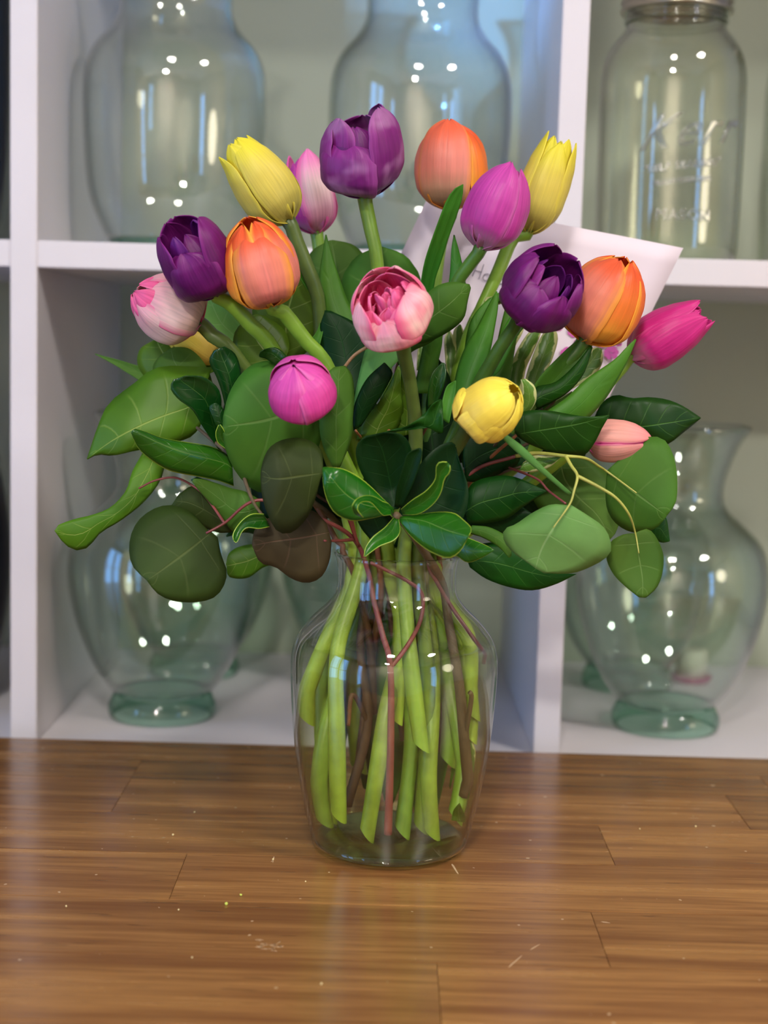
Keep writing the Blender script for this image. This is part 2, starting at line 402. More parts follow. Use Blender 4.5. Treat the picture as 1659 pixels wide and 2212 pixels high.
M['p_blush'] = petal_mat('salmon_pink_petal', rgb(214, 150, 140), rgb(236, 168, 156), rgb(236, 150, 150), rgb(222, 60, 150), 0.78, 0.9)
M['p_rose'] = petal_mat('rose_and_cream_petal', rgb(238, 120, 150), rgb(250, 208, 202), rgb(250, 190, 204), rgb(238, 70, 136), 0.55, 0.8, blotch=rgb(246, 140, 164))
M['p_hot'] = petal_mat('hot_pink_petal', rgb(226, 34, 98), rgb(240, 60, 128), rgb(248, 110, 166), rgb(244, 140, 176), 0.75, 0.7)

# ------------------------------------------------------------------ room shell
def on_z(px, py, z=0.0):
    d = ray(px, py); return CAM + d * ((z - CAM.z) / d.z)
X0, X1, YB, YF = -2.3, 2.5, 0.70, -3.5
tag(box('floor', X0, X1, YF, YB, FLOOR - 0.05, FLOOR, M['floor']), kind='structure')
tag(box('ceiling', X0, X1, YF, YB, CEIL, CEIL + 0.05, M['room']), kind='structure')
tag(box('wall_back', X0 - 0.1, X1 + 0.1, YB, YB + 0.1, FLOOR, CEIL, M['wall']), kind='structure')
tag(box('wall_front', X0 - 0.1, X1 + 0.1, YF - 0.1, YF, FLOOR, CEIL, M['dark_room']), kind='structure')
def wall_with_windows(name, x, thick, spans, z0, z1):
    bm = bmesh.new()
    xs = sorted((x, x + thick)); ys = [YF] + [v for s in spans for v in s] + [YB]
    for a, b in zip(ys[0::2], ys[1::2]): box_bm(bm, xs[0], xs[1], a, b, FLOOR, CEIL)
    for a, b in spans:
        box_bm(bm, xs[0], xs[1], a, b, FLOOR, z0); box_bm(bm, xs[0], xs[1], a, b, z1, CEIL)
    me = bpy.data.meshes.new(name); bm.to_mesh(me); bm.free()
    tag(link(name, me, M['dark_room'], smooth=False), kind='structure')
wn = 0
for side, (wx, spans) in WINDOWS.items():
    th = -0.12 if wx < 0 else 0.12
    wall_with_windows('wall_' + side, wx, th, spans, -0.6, 1.3)
    for (a, b) in spans:
        wn += 1
        bm = bmesh.new(); xa, xb = sorted((wx + th * 0.35, wx + th * 0.75)); f = 0.045
        box_bm(bm, xa, xb, a, a + f, -0.6, 1.3); box_bm(bm, xa, xb, b - f, b, -0.6, 1.3)
        box_bm(bm, xa, xb, a + f, b - f, -0.6, -0.6 + f); box_bm(bm, xa, xb, a + f, b - f, 1.3 - f, 1.3)
        box_bm(bm, xa, xb, a + f, b - f, 0.33, 0.36)
        me = bpy.data.meshes.new('window'); bm.to_mesh(me); bm.free()
        tag(link('window_%d' % wn, me, M['trim'], smooth=False), kind='structure')
for (lx, ly) in LAMPS:
    bm = bmesh.new()
    me = lathe('downlight_ring', [(0.068, -0.014), (0.095, -0.010), (0.098, 0.0), (0.066, 0.0)], M['trim'], None, (lx, ly, CEIL), 40, close=True)
    tag(me, 'white trim ring of a recessed downlight %s' % dict(zip(LAMPS, ['above and behind the viewer', 'above right of the table', 'far behind the viewer']))[(lx, ly)], 'light', 'ceiling downlights')

# ------------------------------------------------------------------ shelf unit
YS, YSB = 0.285, 0.685                       # front and back of the shelves
zt = at(830, 540, YS).z; zb = at(830, 598, YS).z
T = zt - zb
xl0 = at(22, 620, YS).x; xl1 = at(80, 620, YS).x
xr0 = at(1192, 620, YS).x; xr1 = at(1250, 620, YS).x
LOW = -0.02
shelf = tag(empty('shelf_unit', (0, (YS + YSB) / 2, FLOOR)), 'white open cube shelving unit of glass vases behind the table', 'shelves')
pitch = xr0 - xl0
TOP = zt + (zb - LOW) + T
ups = [(xl0 - pitch, xl1 - pitch), (xl0, xl1), (xr0, xr1), (xr0 + pitch, xr1 + pitch)]
for a, b in ups:
    box('upright', a, b, YS, YSB, FLOOR, TOP, M['shelf'], shelf, 0.0008)
levels = [TOP - T, zb, LOW - T, LOW - T - (zb - LOW) - T]
for z in levels:
    for (a, b), (c, d) in zip(ups, ups[1:]):
        box('shelf_board', b, c, YS + 0.0006, YSB, z, z + T, M['shelf'], shelf, 0.0008)

# ------------------------------------------------------------------ glassware on the shelves
G_clear = thin_glass('clear_bottle_glass', (0.965, 0.98, 0.965, 1), (0.86, 0.92, 0.87, 1), 1.9)
G_green = thin_glass('pale_green_glass', (0.925, 0.965, 0.94, 1), (0.72, 0.88, 0.78, 1), 1.9)
G_foot = thin_glass('thick_green_glass', (0.66, 0.86, 0.76, 1), (0.10, 0.42, 0.32, 1), 1.4)
G_emb = thin_glass('embossed_glass', (0.80, 0.83, 0.80, 1), (0.50, 0.54, 0.46, 1), 7.0, 0.2)
G_jar = thin_glass('preserving_jar_glass', (0.96, 0.975, 0.94, 1), (0.84, 0.88, 0.76, 1), 1.9)

def smooth_prof(p, n):
    return [(max(a, 0), b) for a, b in cr(p, n)]
def wall_prof(outer, th):
    """closed ring profile: the outer side up, the inner side down"""
    inn = []
    for i, (r, z) in enumerate(outer):
        a = outer[max(i-1, 0)]; b = outer[min(i+1, len(outer)-1)]
        dx, dz = b[0]-a[0], b[1]-a[1]; L = math.hypot(dx, dz) or 1
        inn.append((max(r - dz / L * th, 0.0005), z + dx / L * th))
    return outer + inn[::-1]
def big_vase(kind, cx, yb, Y, z, label, name='glass_vase', group='empty glass vases on the shelves', s=1.0):
    if kind == 'urn':
        foot = [(0.5, 0), (105, 0), (117, 6), (118, 28), (110, 44), (106, 54)]
        body = [(106, 54), (116, 66), (153, 122), (190, 215), (207, 300), (204, 365), (186, 415), (150, 452), (115, 482), (101, 510), (104, 550), (124, 610), (148, 655), (154, 664)]
    else:
        foot = [(0.5, 0), (122, 0), (130, 5), (133, 14), (138, 24)]
        body = [(138, 24), (152, 48), (180, 122), (191, 230), (193, 320), (188, 380), (170, 424), (140, 458), (120, 492), (117, 530), (124, 565), (140, 600), (146, 606)]
    m = (1.0 + Y) / F_PX * s
    p = at(cx, yb, Y)
    root = tag(empty(name, (p.x, Y, z)), label, 'vase', group)
    c = (p.x, Y, z)
    th = 0.003
    body = smooth_prof([(a * m, b * m) for a, b in body], 40)
    foot = smooth_prof([(a * m, b * m) for a, b in foot], 14)
    lathe('vase_body', wall_prof(body, th), G_clear if kind == 'ginger' else G_green, root, c, 64, close=True)
    lathe('vase_foot', foot + [(foot[-1][0] - th, foot[-1][1]), (foot[-1][0] * 0.75, foot[-1][1] - 0.004), (0.0005, foot[-1][1] - 0.008)], G_foot, root, c, 64)
    return root
big_vase('ginger', 376, 522, 0.44, zt, 'clear glass ginger-jar vase on the upper shelf, left of the pair', 'glass_vase', 'large clear vases on the upper shelf')
big_vase('ginger', 898, 536, 0.44, zt, 'clear glass ginger-jar vase behind the topmost purple tulip, beside the divider', 'glass_vase', 'large clear vases on the upper shelf')
big_vase('urn', 350, 1590, 0.39, LOW, 'pale green glass urn vase on the lower shelf, at the left', 'glass_vase', 'green urn vases on the lower shelf')
big_vase('urn', 1432, 1640, 0.40, LOW, 'pale green glass urn vase on the lower right shelf, in front', 'glass_vase', 'green urn vases on the lower shelf')
big_vase('urn', 418, 1490, 0.575, LOW, 'green urn vase seen through the lower left vase', 'glass_vase', 'green urn vases on the lower shelf', 0.84)
big_vase('urn', 775, 1490, 0.565, LOW, 'green urn vase half hidden behind the flower vase on the lower shelf', 'glass_vase', 'green urn vases on the lower shelf', 0.86)
big_vase('urn', 1352, 1510, 0.57, LOW, 'green urn vase seen behind the lower right vase, next to the divider', 'glass_vase', 'green urn vases on the lower shelf', 0.84)

def jar(cx, yb, Y, label, text):
    m = (1.0 + Y) / F_PX; p = at(cx, yb, Y); c = (p.x, Y, zt)
    root = tag(empty('preserving_jar', c), label, 'jar', 'half gallon jars on the upper right shelf')
    o = [(0.5, 0), (122, 0), (140, 8), (148, 24), (150, 60), (152, 200), (152, 340), (150, 395), (142, 432), (124, 462), (108, 480), (104, 492), (104, 500)]
    o = smooth_prof([(a * m, b * m) for a, b in o], 48)
    lathe('jar_body', wall_prof(o, 0.003), G_jar, root, c, 72, close=True)
    rg = []
    for k in range(37):
        t = k / 36; rg.append(((105 + 3.5 * math.sin(t * math.pi * 6)) * m, (498 + 30 * t) * m))
    lathe('glass_thread', wall_prof(rg, 0.002), G_jar, root, c, 64, close=True)
    bd = [(106, 520), (116, 520), (117, 526), (112, 530), (112, 536), (117, 541), (112, 546), (112, 556), (108, 563), (90, 564), (0.5, 564)]
    lathe('screw_band', [(a * m, b * m) for a, b in bd], M['metal'], root, c, 64)
    if text:
        rad = 152.6 * m
        def emb(body, size, x0, z0, shear, up, th=1.6):
            cu = bpy.data.curves.new('embossed_lettering', 'FONT'); cu.body = body; cu.size = size * m; cu.shear = shear
            cu.extrude = 0.0006; cu.bevel_depth = 0.0005; cu.align_x = 'CENTER'; cu.resolution_u = 4; cu.space_character = 1.15
            ob = bpy.data.objects.new('tmp', cu); COL.objects.link(ob)
            dg = bpy.context.evaluated_depsgraph_get()
            me = bpy.data.meshes.new_from_object(ob.evaluated_get(dg))
            bpy.data.objects.remove(ob); bpy.data.curves.remove(cu)
            for v in me.vertices:
                an = (v.co.x + x0 * m) / rad; zz = v.co.y + z0 * m + up * v.co.x; rr = rad + v.co.z
                v.co = (c[0] + rr * math.sin(an), Y - rr * math.cos(an), zt + zz)
            link('embossed_lettering', me, G_emb, root)
        emb('Kerr', 96, 8, 232, 0.55, 0.12)
        emb('"SELF SEALING"', 21, 2, 186, 0.0, 0.13)
        emb('TRADE MARK REG.', 13, 2, 158, 0.0, 0.13)
        emb('MASON', 30, 6, 84, 0.0, 0.0)
jar(1436, 562, 0.40, 'clear preserving jar with embossed lettering and metal screw band', True)
jar(1790, 570, 0.47, 'clear preserving jar cut off by the right edge, behind the lettered one', False)

def simple_lathe_thing(name, prof, mat, px, py, Y, z, label, cat, part='body'):
    p = at(px, py, Y); return tag(lathe(name, smooth_prof(prof, 30), mat, None, (p.x, Y, z), 40), label, cat)
simple_lathe_thing('stoneware_vase', [(0.001, 0), (0.07, 0), (0.10, 0.06), (0.11, 0.16), (0.09, 0.27), (0.05, 0.32), (0.06, 0.36)], M['dark'], -225, 1590, 0.40, LOW,
                   'black vase at the left edge on the lower shelf', 'vase')
simple_lathe_thing('smoked_glass_vase', [(0.001, 0), (0.08, 0), (0.10, 0.06), (0.105, 0.2), (0.10, 0.32), (0.06, 0.36)], plain('smoked_glass', rgb(62, 72, 84), 0.12, 0.1), -225, 500, 0.40, zt,
                   'smoked blue grey vase at the left edge on the upper shelf', 'vase')
M['votive'] = plain('ivory_wax', rgb(225, 220, 200), 0.5, 0.03)
pv = at(1490, 1520, 0.60)
vr = tag(empty('votive_candle', (pv.x, 0.60, LOW)), 'small ivory candle on a pink dish seen through the lower right vase', 'candle')
lathe('candle', [(0.0005, 0.006), (0.017, 0.006), (0.017, 0.034), (0.015, 0.036), (0.0005, 0.035)], M['votive'], vr, (pv.x, 0.60, LOW), 32)
lathe('dish', [(0.0005, 0), (0.018, 0), (0.023, 0.006), (0.022, 0.007), (0.0005, 0.005)], plain('pink_ceramic', rgb(170, 70, 110), 0.3), vr, (pv.x, 0.60, LOW), 32)

# ------------------------------------------------------------------ table
table = tag(empty('wooden_table', (0, -0.15, FLOOR)), 'varnished brown wooden table top of staggered boards holding the bouquet', 'table')
rows = [-0.541, -0.459, -0.377, -0.295, -0.213, -0.131, -0.049, 0.033, 0.115, 0.1685, 0.222]
ends = {3: [on_z(948, 2140).x], 4: [on_z(1292, 2015).x], 5: [on_z(380, 1905).x], 6: [-0.33, 0.16], 7: [0.27], 8: [-0.19], 9: [0.08], 2: [-0.1], 1: [0.2], 0: [-0.25]}
g = 0.0001
for i in range(len(rows) - 1):
    xs = sorted(ends.get(i, []))
    lo = xs[0]; hi = xs[-1]
    cuts = [-0.95] + ([lo - 0.46] if lo - 0.46 > -0.9 else []) + xs + ([hi + 0.5] if hi + 0.5 < 0.9 else []) + [0.95]
    for a, b in zip(cuts, cuts[1:]):
        box('board', a + g, b - g, rows[i] + g, rows[i+1] - g, -0.032, 0.0, M['wood'], table, 0.0003)
box('under_frame', -0.90, 0.90, -0.50, 0.18, -0.10, -0.0325, M['wood'], table)
for sx in (-0.86, 0.80):
    for sy in (-0.48, 0.11):
        box('leg', sx, sx + 0.06, sy, sy + 0.06, FLOOR, -0.1005, M['wood'], table, 0.003)
M['scratch'] = plain('rubbed_varnish', rgb(196, 166, 130), 0.6, 0.1, 300.0)
def scratch(a, b, w):
    p, q = on_z(a[0], a[1], 0.0), on_z(b[0], b[1], 0.0); d = (q - p).normalized(); sdv = Vector((-d.y, d.x, 0)) * w
    V = [p, p + d * 0.003 + sdv, q - d * 0.002 + sdv * 0.7, q, q - d * 0.004 - sdv * 0.6, p + d * 0.002 - sdv]
    V = [Vector((v.x, v.y, 0.00012)) for v in V] + [Vector((v.x, v.y, 0.0)) for v in V]
    link('scratch', mesh('scratch', V, [tuple(range(6))] + [(i, i + 6, (i + 1) % 6 + 6, (i + 1) % 6) for i in range(6)]), M['scratch'], table, smooth=False)
scratch((976, 1866), (990, 1889), 0.0007); scratch((1098, 2090), (1128, 2064), 0.00035); scratch((1145, 2052), (1166, 2040), 0.00035)
scratch((585, 1862), (592, 1857), 0.0004); scratch((592, 1850), (589, 1864), 0.0004); scratch((1298, 1991), (1318, 1994), 0.0006)
rs_ = random.Random(3)
for k in range(16):
    x_, y_ = rs_.gauss(568, 17), rs_.gauss(2042, 6); scratch((x_, y_), (x_ + rs_.uniform(5, 14), y_ + rs_.uniform(-4, 4)), rs_.uniform(0.0002, 0.0007))
M['crumb'] = plain('pale_crumb', rgb(225, 205, 150), 0.8, 0.1, 400.0)
M['crumb_green'] = plain('green_crumb', rgb(190, 205, 90), 0.8, 0.1, 400.0)
CRUMBS = ['larger yellow-green crumb on the table left of the vase foot', 'smaller yellow-green crumb nearer to the vase foot', 'pale crumb on the table in the left shadow', 'pale chip close to the left of the vase foot',
    'pale crumb nearest the lower edge, in the middle', 'tiny pale crumb just left of the green crumbs', 'pale crumb farthest left on the table', 'pale crumb farthest right on the table, near its back', 'pale crumb at the back right, left of the farthest one',
    'tiny pale crumb below the vase foot', 'pale crumb low in front, left of the middle', 'pale crumb at the back left by the shadow']
for k, (px, py, s, mt) in enumerate([(489, 1953, 1.5, 'crumb_green'), (520, 1934, 1.0, 'crumb_green'), (374, 1804, 1.1, 'crumb'), (590, 1857, 0.9, 'crumb'), (694, 2126, 0.8, 'crumb'),
        (386, 1966, 0.7, 'crumb'), (143, 1958, 0.7, 'crumb'), (1503, 1786, 0.9, 'crumb'), (1382, 1791, 0.7, 'crumb'), (660, 1905, 0.6, 'crumb'), (415, 2069, 0.7, 'crumb'), (420, 1755, 0.7, 'crumb')]):
    p = on_z(px, py, 0.0005)
    bm = bmesh.new(); bmesh.ops.create_icosphere(bm, subdivisions=1, radius=0.0009 * s)
    for v in bm.verts: v.co = v.co * random.uniform(0.75, 1.2) + p + Vector((0, 0, 0.0003))
    me = bpy.data.meshes.new('crumb'); bm.to_mesh(me); bm.free()
    green = mt == 'crumb_green'
    tag(link('crumb', me, M[mt]), CRUMBS[k], 'crumb', 'green crumbs' if green else 'pale crumbs on the table')

# ------------------------------------------------------------------ flower vase
pc = on_z(840, 1826)
VX, VY = pc.x, pc.y
VC = (VX, VY, 0)
kk = (CAM - Vector(VC)).length / F_PX
def zpx(y):          # height above the table of the vase axis seen at row y
    return at(840 + (1826 - y) * 0.028, y, VY).z
mp = (1.0 + VY) / F_PX
oprof = [(138 + 0, 1195), (131, 1215), (129, 1250), (132, 1280), (150, 1306), (184, 1338), (213, 1374), (225, 1410), (227, 1450), (225, 1500), (219, 1578), (206, 1670), (186, 1760), (172, 1812)]
body = smooth_prof([(r * mp * 1.0, zpx(y)) for r, y in oprof][::-1], 60)
G_vase = thin_glass('vase_glass', (0.985, 0.99, 0.975, 1), (0.88, 0.90, 0.80, 1), 1.3)
G_base = thin_glass('vase_base_glass', (0.90, 0.95, 0.92, 1), (0.16, 0.34, 0.30, 1), 1.6)
vase = tag(empty('flower_vase', VC), 'clear glass ginger-jar vase of water holding the tulip bouquet', 'vase')
th = 0.0022
bz = body[0][1]
lathe('vase_body', wall_prof(body, th), G_vase, vase, VC, 96, close=True)
br = body[0][0]
lathe('vase_base', [(0.0005, 0.0005), (br - 0.008, 0.0005), (br - 0.003, 0.003), (br, bz), (br - th, bz), (br - 0.006, 0.009), (0.0005, 0.008)], G_base, vase, VC, 96)
WZ = zpx(1405)
win = [(r - th - 0.0006, z) for r, z in body if z < WZ]
M_water = thin_glass('water', (0.94, 0.965, 0.85, 1), (0.80, 0.84, 0.58, 1), 0.55, 0.01, 1.2)
tag(lathe('water', [(0.0005, 0.0095)] + [(win[0][0] * 0.95, 0.0095)] + win + [(win[-1][0] + 0.0002, WZ), (0.0005, WZ - 0.0006)], M_water, None, VC, 96),
    'clear water around the cut stems inside the flower vase', 'water', kind='stuff')

def keep_inside(P, rad):
    """stems stay within the glass"""
    zm = min(P, key=lambda q: q.z).z; up_ = max(0.0, 0.0125 - zm)
    for i, p in enumerate(P):
        if p.z < 0.12: p.z += up_ * (0.12 - p.z) / (0.12 - zm)
        if p.z < body[-1][1] + 0.004:
            z = max(p.z, body[0][1]); rr = body[-1][0]
            for (r0, z0), (r1, z1) in zip(body, body[1:]):
                if z0 <= z <= z1: rr = r0 + (r1 - r0) * (z - z0) / max(z1 - z0, 1e-6); break
            lim = rr - th - 0.001 - rad[i] * 1.12
            dx, dy = p.x - VX, p.y - VY; d = math.hypot(dx, dy)
            if d > lim: p.x = VX + dx * lim / d; p.y = VY + dy * lim / d
    return P
# ------------------------------------------------------------------ leaves
PROF = {
    'round': [(0, 0.02), (0.04, 0.38), (0.12, 0.66), (0.25, 0.88), (0.45, 1.0), (0.65, 0.96), (0.82, 0.76), (0.93, 0.48), (0.98, 0.26), (1, 0.04)],
    'ovate': [(0, 0.04), (0.08, 0.42), (0.2, 0.78), (0.36, 1.0), (0.55, 0.95), (0.72, 0.72), (0.86, 0.42), (0.95, 0.16), (1, 0.01)],
    'obov': [(0, 0.08), (0.15, 0.3), (0.35, 0.62), (0.6, 0.95), (0.75, 1.0), (0.88, 0.82), (0.96, 0.5), (1, 0.06)],
    'lance': [(0, 0.45), (0.2, 0.8), (0.4, 1.0), (0.6, 0.86), (0.8, 0.52), (0.93, 0.2), (1, 0.01)],
    'strap': [(0, 0.7), (0.25, 0.95), (0.5, 1.0), (0.75, 0.85), (0.9, 0.55), (1, 0.04)],
    'spoon': [(0, 0.4), (0.2, 0.62), (0.45, 0.6), (0.6, 0.66), (0.78, 1.0), (0.9, 1.0), (0.97, 0.7), (1, 0.12)],
}
NLEAF = [0]
def leaf_surface(L, Rr, Y, cup, tilt, parent, mat, n=18, m=8, ruffle=0.0, name='leaf', label=None, fold=0.0, mid=None, inside=False):
    """L, Rr: the two edges from base to tip, (px, py); Y: depth(s) along the midrib; cup: edges lie behind (+) / before (-) the midrib"""
    NLEAF[0] += 1
    rs = random.Random(NLEAF[0] * 13 + 5)
    L = cr(L, n); Rr = cr(Rr, n); Md = cr(mid, n) if mid else [((a[0] + b[0]) / 2, (a[1] + b[1]) / 2) for a, b in zip(L, Rr)]
    Ys = [q[0] for q in cr([(y, 0.001 * i) for i, y in enumerate(Y)], n)] if len(Y) > 1 else [Y[0]] * n
    V, UV, Fc = [], [], []
    ph = rs.uniform(0, 6)
    for i in range(n):
        u = i / (n - 1)
        hw = math.hypot(L[i][0] - Rr[i][0], L[i][1] - Rr[i][1]) / 2 * 0.0003
        for j in range(m + 1):
            v = -1 + 2 * j / m
            w = (v + 1) / 2
            E = L[i] if v < 0 else Rr[i]; q = abs(v)
            px = Md[i][0] * (1 - q) + E[0] * q; py = Md[i][1] * (1 - q) + E[1] * q
            dy = cup * hw * v * v + tilt * hw * v + fold * hw * abs(v) + ruffle * abs(v) ** 2 * 0.003 * math.sin(u * 17 + ph + (2 if v > 0 else 0)) + 0.0012 * math.sin(u * 5 + ph)
            V.append(at(px, py, Ys[i] + dy)); UV.append((u, w))
    if inside: keep_inside(V, [0.002] * len(V))
    for i in range(n - 1):
        for j in range(m):
            a = i * (m + 1) + j
            Fc.append((a, a + 1, a + m + 2, a + m + 1))
    o = link(name, mesh(name, V, Fc, UV), mat, parent)
    md = o.modifiers.new('thickness', 'SOLIDIFY'); md.thickness = 0.0004; md.offset = 0
    if label: o['label'] = label
    return o
def edges(base, tip, wl, wr, prof='ovate', bend=0.0, bend2=0.0, n=14):
    bx, by = base; tx, ty = tip
    dx, dy = tx - bx, ty - by; Ln = math.hypot(dx, dy); dx /= Ln; dy /= Ln
    nx, ny = dy, -dx                      # to the left when looking from base to tip
    L, Rr = [], []
    mid = []
    for i in range(n):
        u = i / (n - 1)
        b = bend * math.sin(math.pi * u) + bend2 * math.sin(2 * math.pi * u)
        mid.append((bx + dx * Ln * u + nx * b, by + dy * Ln * u + ny * b))
    for i in range(n):
        u = i / (n - 1)
        a = mid[max(i-1, 0)]; c = mid[min(i+1, n-1)]
        ex, ey = c[0]-a[0], c[1]-a[1]; e = math.hypot(ex, ey); qx, qy = ey / e, -ex / e
        w = interp(PROF[prof], u)
        L.append((mid[i][0] + qx * w * wl, mid[i][1] + qy * w * wl))
        Rr.append((mid[i][0] - qx * w * wr, mid[i][1] - qy * w * wr))
    return L, Rr
def lf(parent, mat, base, tip, wl, wr, Y, prof='ovate', bend=0, bend2=0, cup=0.25, tilt=0.0, **kw):
    L, Rr = edges(base, tip, wl, wr, prof, bend, bend2)
    return leaf_surface(L, Rr, Y if isinstance(Y, tuple) else (Y,), cup, tilt, parent, M[mat], **kw)
def lfe(parent, mat, L, Rr, Y, cup=0.2, tilt=0.0, **kw):
    return leaf_surface(L, Rr, Y if isinstance(Y, tuple) else (Y,), cup, tilt, parent, M[mat], **kw)

# ------------------------------------------------------------------ tulips
CUP = {
    'bud': [(0, 0.10), (0.04, 0.46), (0.12, 0.80), (0.25, 0.99), (0.42, 1.03), (0.6, 0.98), (0.75, 0.84), (0.87, 0.60), (0.95, 0.30), (1, 0.04)],
    'closed': [(0, 0.10), (0.05, 0.42), (0.13, 0.74), (0.25, 0.95), (0.4, 1.0), (0.58, 0.96), (0.74, 0.82), (0.87, 0.60), (0.95, 0.40), (1, 0.24)],
    'egg': [(0, 0.10), (0.04, 0.46), (0.12, 0.80), (0.25, 0.99), (0.42, 1.03), (0.6, 0.99), (0.75, 0.88), (0.87, 0.70), (0.95, 0.48), (1, 0.26)],
    'open': [(0, 0.10), (0.05, 0.45), (0.14, 0.8), (0.28, 0.98), (0.45, 1.0), (0.65, 0.98), (0.85, 0.93), (1, 0.82)],
    'slim': [(0, 0.12), (0.06, 0.52), (0.16, 0.86), (0.3, 1.0), (0.5, 0.98), (0.7, 0.86), (0.88, 0.66), (1, 0.48)],
    'bowl': [(0, 0.10), (0.06, 0.50), (0.18, 0.86), (0.35, 1.02), (0.55, 1.04), (0.75, 0.98), (0.9, 0.84), (1, 0.66)],
}
PW = [(0, 0.3), (0.08, 0.62), (0.2, 0.86), (0.4, 1.0), (0.6, 0.97), (0.75, 0.83), (0.87, 0.6), (0.95, 0.34), (1, 0.04)]
PWR = [(0, 0.3), (0.08, 0.62), (0.2, 0.86), (0.4, 1.0), (0.65, 1.0), (0.82, 0.88), (0.92, 0.66), (0.98, 0.36), (1, 0.1)]
def tulip(kind, label, group, base, ang, tilt, Lpx, Rpx, Y, cup, pmat, petals, stem, inner=None, smat='st_tulip', sr=0.0047):
    """ang: direction in the picture (0 up, + right); tilt: degrees the cup leans to the viewer"""
    P0 = at(base[0], base[1], Y)
    root = tag(empty('tulip', P0), label, 'tulip', group)
    s = (P0 - CAM).length / F_PX
    nrm = (CAM - P0).normalized()
    rt = (cam_rot @ Vector((1, 0, 0))); rt = (rt - nrm * rt.dot(nrm)).normalized(); up = nrm.cross(rt).normalized()
    A, Tt = R(ang), R(tilt)
    img = rt * math.sin(A) + up * math.cos(A)
    ax = (img * math.cos(Tt) + nrm * math.sin(Tt)).normalized()
    sd = (rt * math.cos(A) - up * math.sin(A)).normalized()
    fr = (nrm * math.cos(Tt) - img * math.sin(Tt)).normalized()
    Lm, Rm = Lpx * s, Rpx * s
    rs = random.Random(int(base[0] * 7 + base[1]))
    prof = CUP[cup]
    for pt in petals:
        phi, ro, hl, wf = pt[:4]; op = pt[4] if len(pt) > 4 else {}
        pr = CUP[op['cup']] if 'cup' in op else prof
        pw = PWR if op.get('blunt') else PW
        flare = op.get('flare', 0.0); curl = op.get('curl', 0.0); twist = op.get('twist', 0.0); tuck = op.get('tuck', 0.05)
        n, m = 18, 12
        V, UV, Fc = [], [], []
        p1, p2 = rs.uniform(0, 6), rs.uniform(0, 6)
        for i in range(n):
            u = i / (n - 1)
            r = interp(pr, u) * Rm * ro + flare * Rm * max(0, u - 0.35) ** 1.5 + 0.001 * 0
            if u > 0.8 and curl: r += curl * Rm * ((u - 0.8) / 0.2) ** 2
            Wd = Rm * wf * interp(pw, u)
            half = min(Wd / max(r, 1e-5), 1.25)
            for j in range(m + 1):
                v = -1 + 2 * j / m
                an = R(phi) + twist * u + half * v
                hh = Lm * hl * (u + 0.0)
                crease = -0.028 * math.exp(-(v / 0.13) ** 2) * min(1, u * 3)
                wave = op.get('wave', 0.02) * math.sin(5.2 * v + p1 + 3 * u) * u + 0.012 * math.sin(9 * u + 4 * v + p2)
                rr = r * (1 + crease + wave - tuck * v * v * u)
                z = hh - Lm * 0.05 * v * v * max(0.0, 1 - u) + Lm * 0.012 * math.sin(7 * v + p2) * u
                V.append(P0 + ax * z + (sd * math.sin(an) + fr * math.cos(an)) * rr); UV.append((u, (v + 1) / 2))
        for i in range(n - 1):
            for j in range(m):
                a = i * (m + 1) + j; Fc.append((a, a + 1, a + m + 2, a + m + 1))
        o = link('petal', mesh('petal', V, Fc, UV), M[op.get('mat', pmat)], root)
        md = o.modifiers.new('thickness', 'SOLIDIFY'); md.thickness = 0.0007; md.offset = -1
        sb = o.modifiers.new('smooth', 'SUBSURF'); sb.levels = 1; sb.render_levels = 1
        if op.get('label'): o['label'] = op['label']
    # stem: from the base of the cup, against its axis, into the vase
    first = P0 + ax * 0.004; second = P0 - ax * 0.014
    pts = [tuple(first), tuple(P0 - ax * 0.003)] + [tuple(at(*q)) for q in stem]
    if (Vector(pts[2]) - P0).length > 0.03: pts.insert(2, tuple(second))
    n = 46
    P = [Vector(q) for q in cr(pts, n)]
    rad = [sr * (1.15 if i == 0 else 1.0) * (1 + 0.06 * math.sin(i * 0.5 + base[0])) * (1.0 + 0.22 * min(1, max(0, (i - 22) / 14))) for i in range(n)]
    V, Fc, UV = tube_geo(keep_inside(P, rad), rad, 12)
    # slanting cut at the lower end
    d = (P[-1] - P[-2]).normalized()
    for k in range(12):
        V[-12 + k] = V[-12 + k] + d * 0.005 * math.cos(2 * math.pi * k / 12)
    b = len(V); V += [V[b - 12 + k].copy() for k in range(12)]; UV += [(0.5, 1.0)] * 12; Fc[-1] = tuple(b + k for k in range(12))
    link('stem', mesh('stem', V, Fc, UV), M[smat], root)
    return root
def six(ro=1.0, ri=0.9, hl=1.0, hi=1.0, w=0.92, rot=0, **op):
    out = []
    for k in range(3): out.append((rot + 120 * k, ro, hl, w, dict(op)))
    for k in range(3): out.append((rot + 60 + 120 * k, ri, hi, w, dict(op)))
    return out
def crumple(n, r0, r1, h0, h1, mat, seed):
    q = random.Random(seed); out = []
    for k in range(n):
        out.append((q.uniform(0, 360), q.uniform(r0, r1), q.uniform(h0, h1), q.uniform(0.3, 0.5), {'mat': mat, 'cup': 'bowl', 'wave': 0.12, 'twist': q.uniform(-0.8, 0.8), 'blunt': True}))
    return out

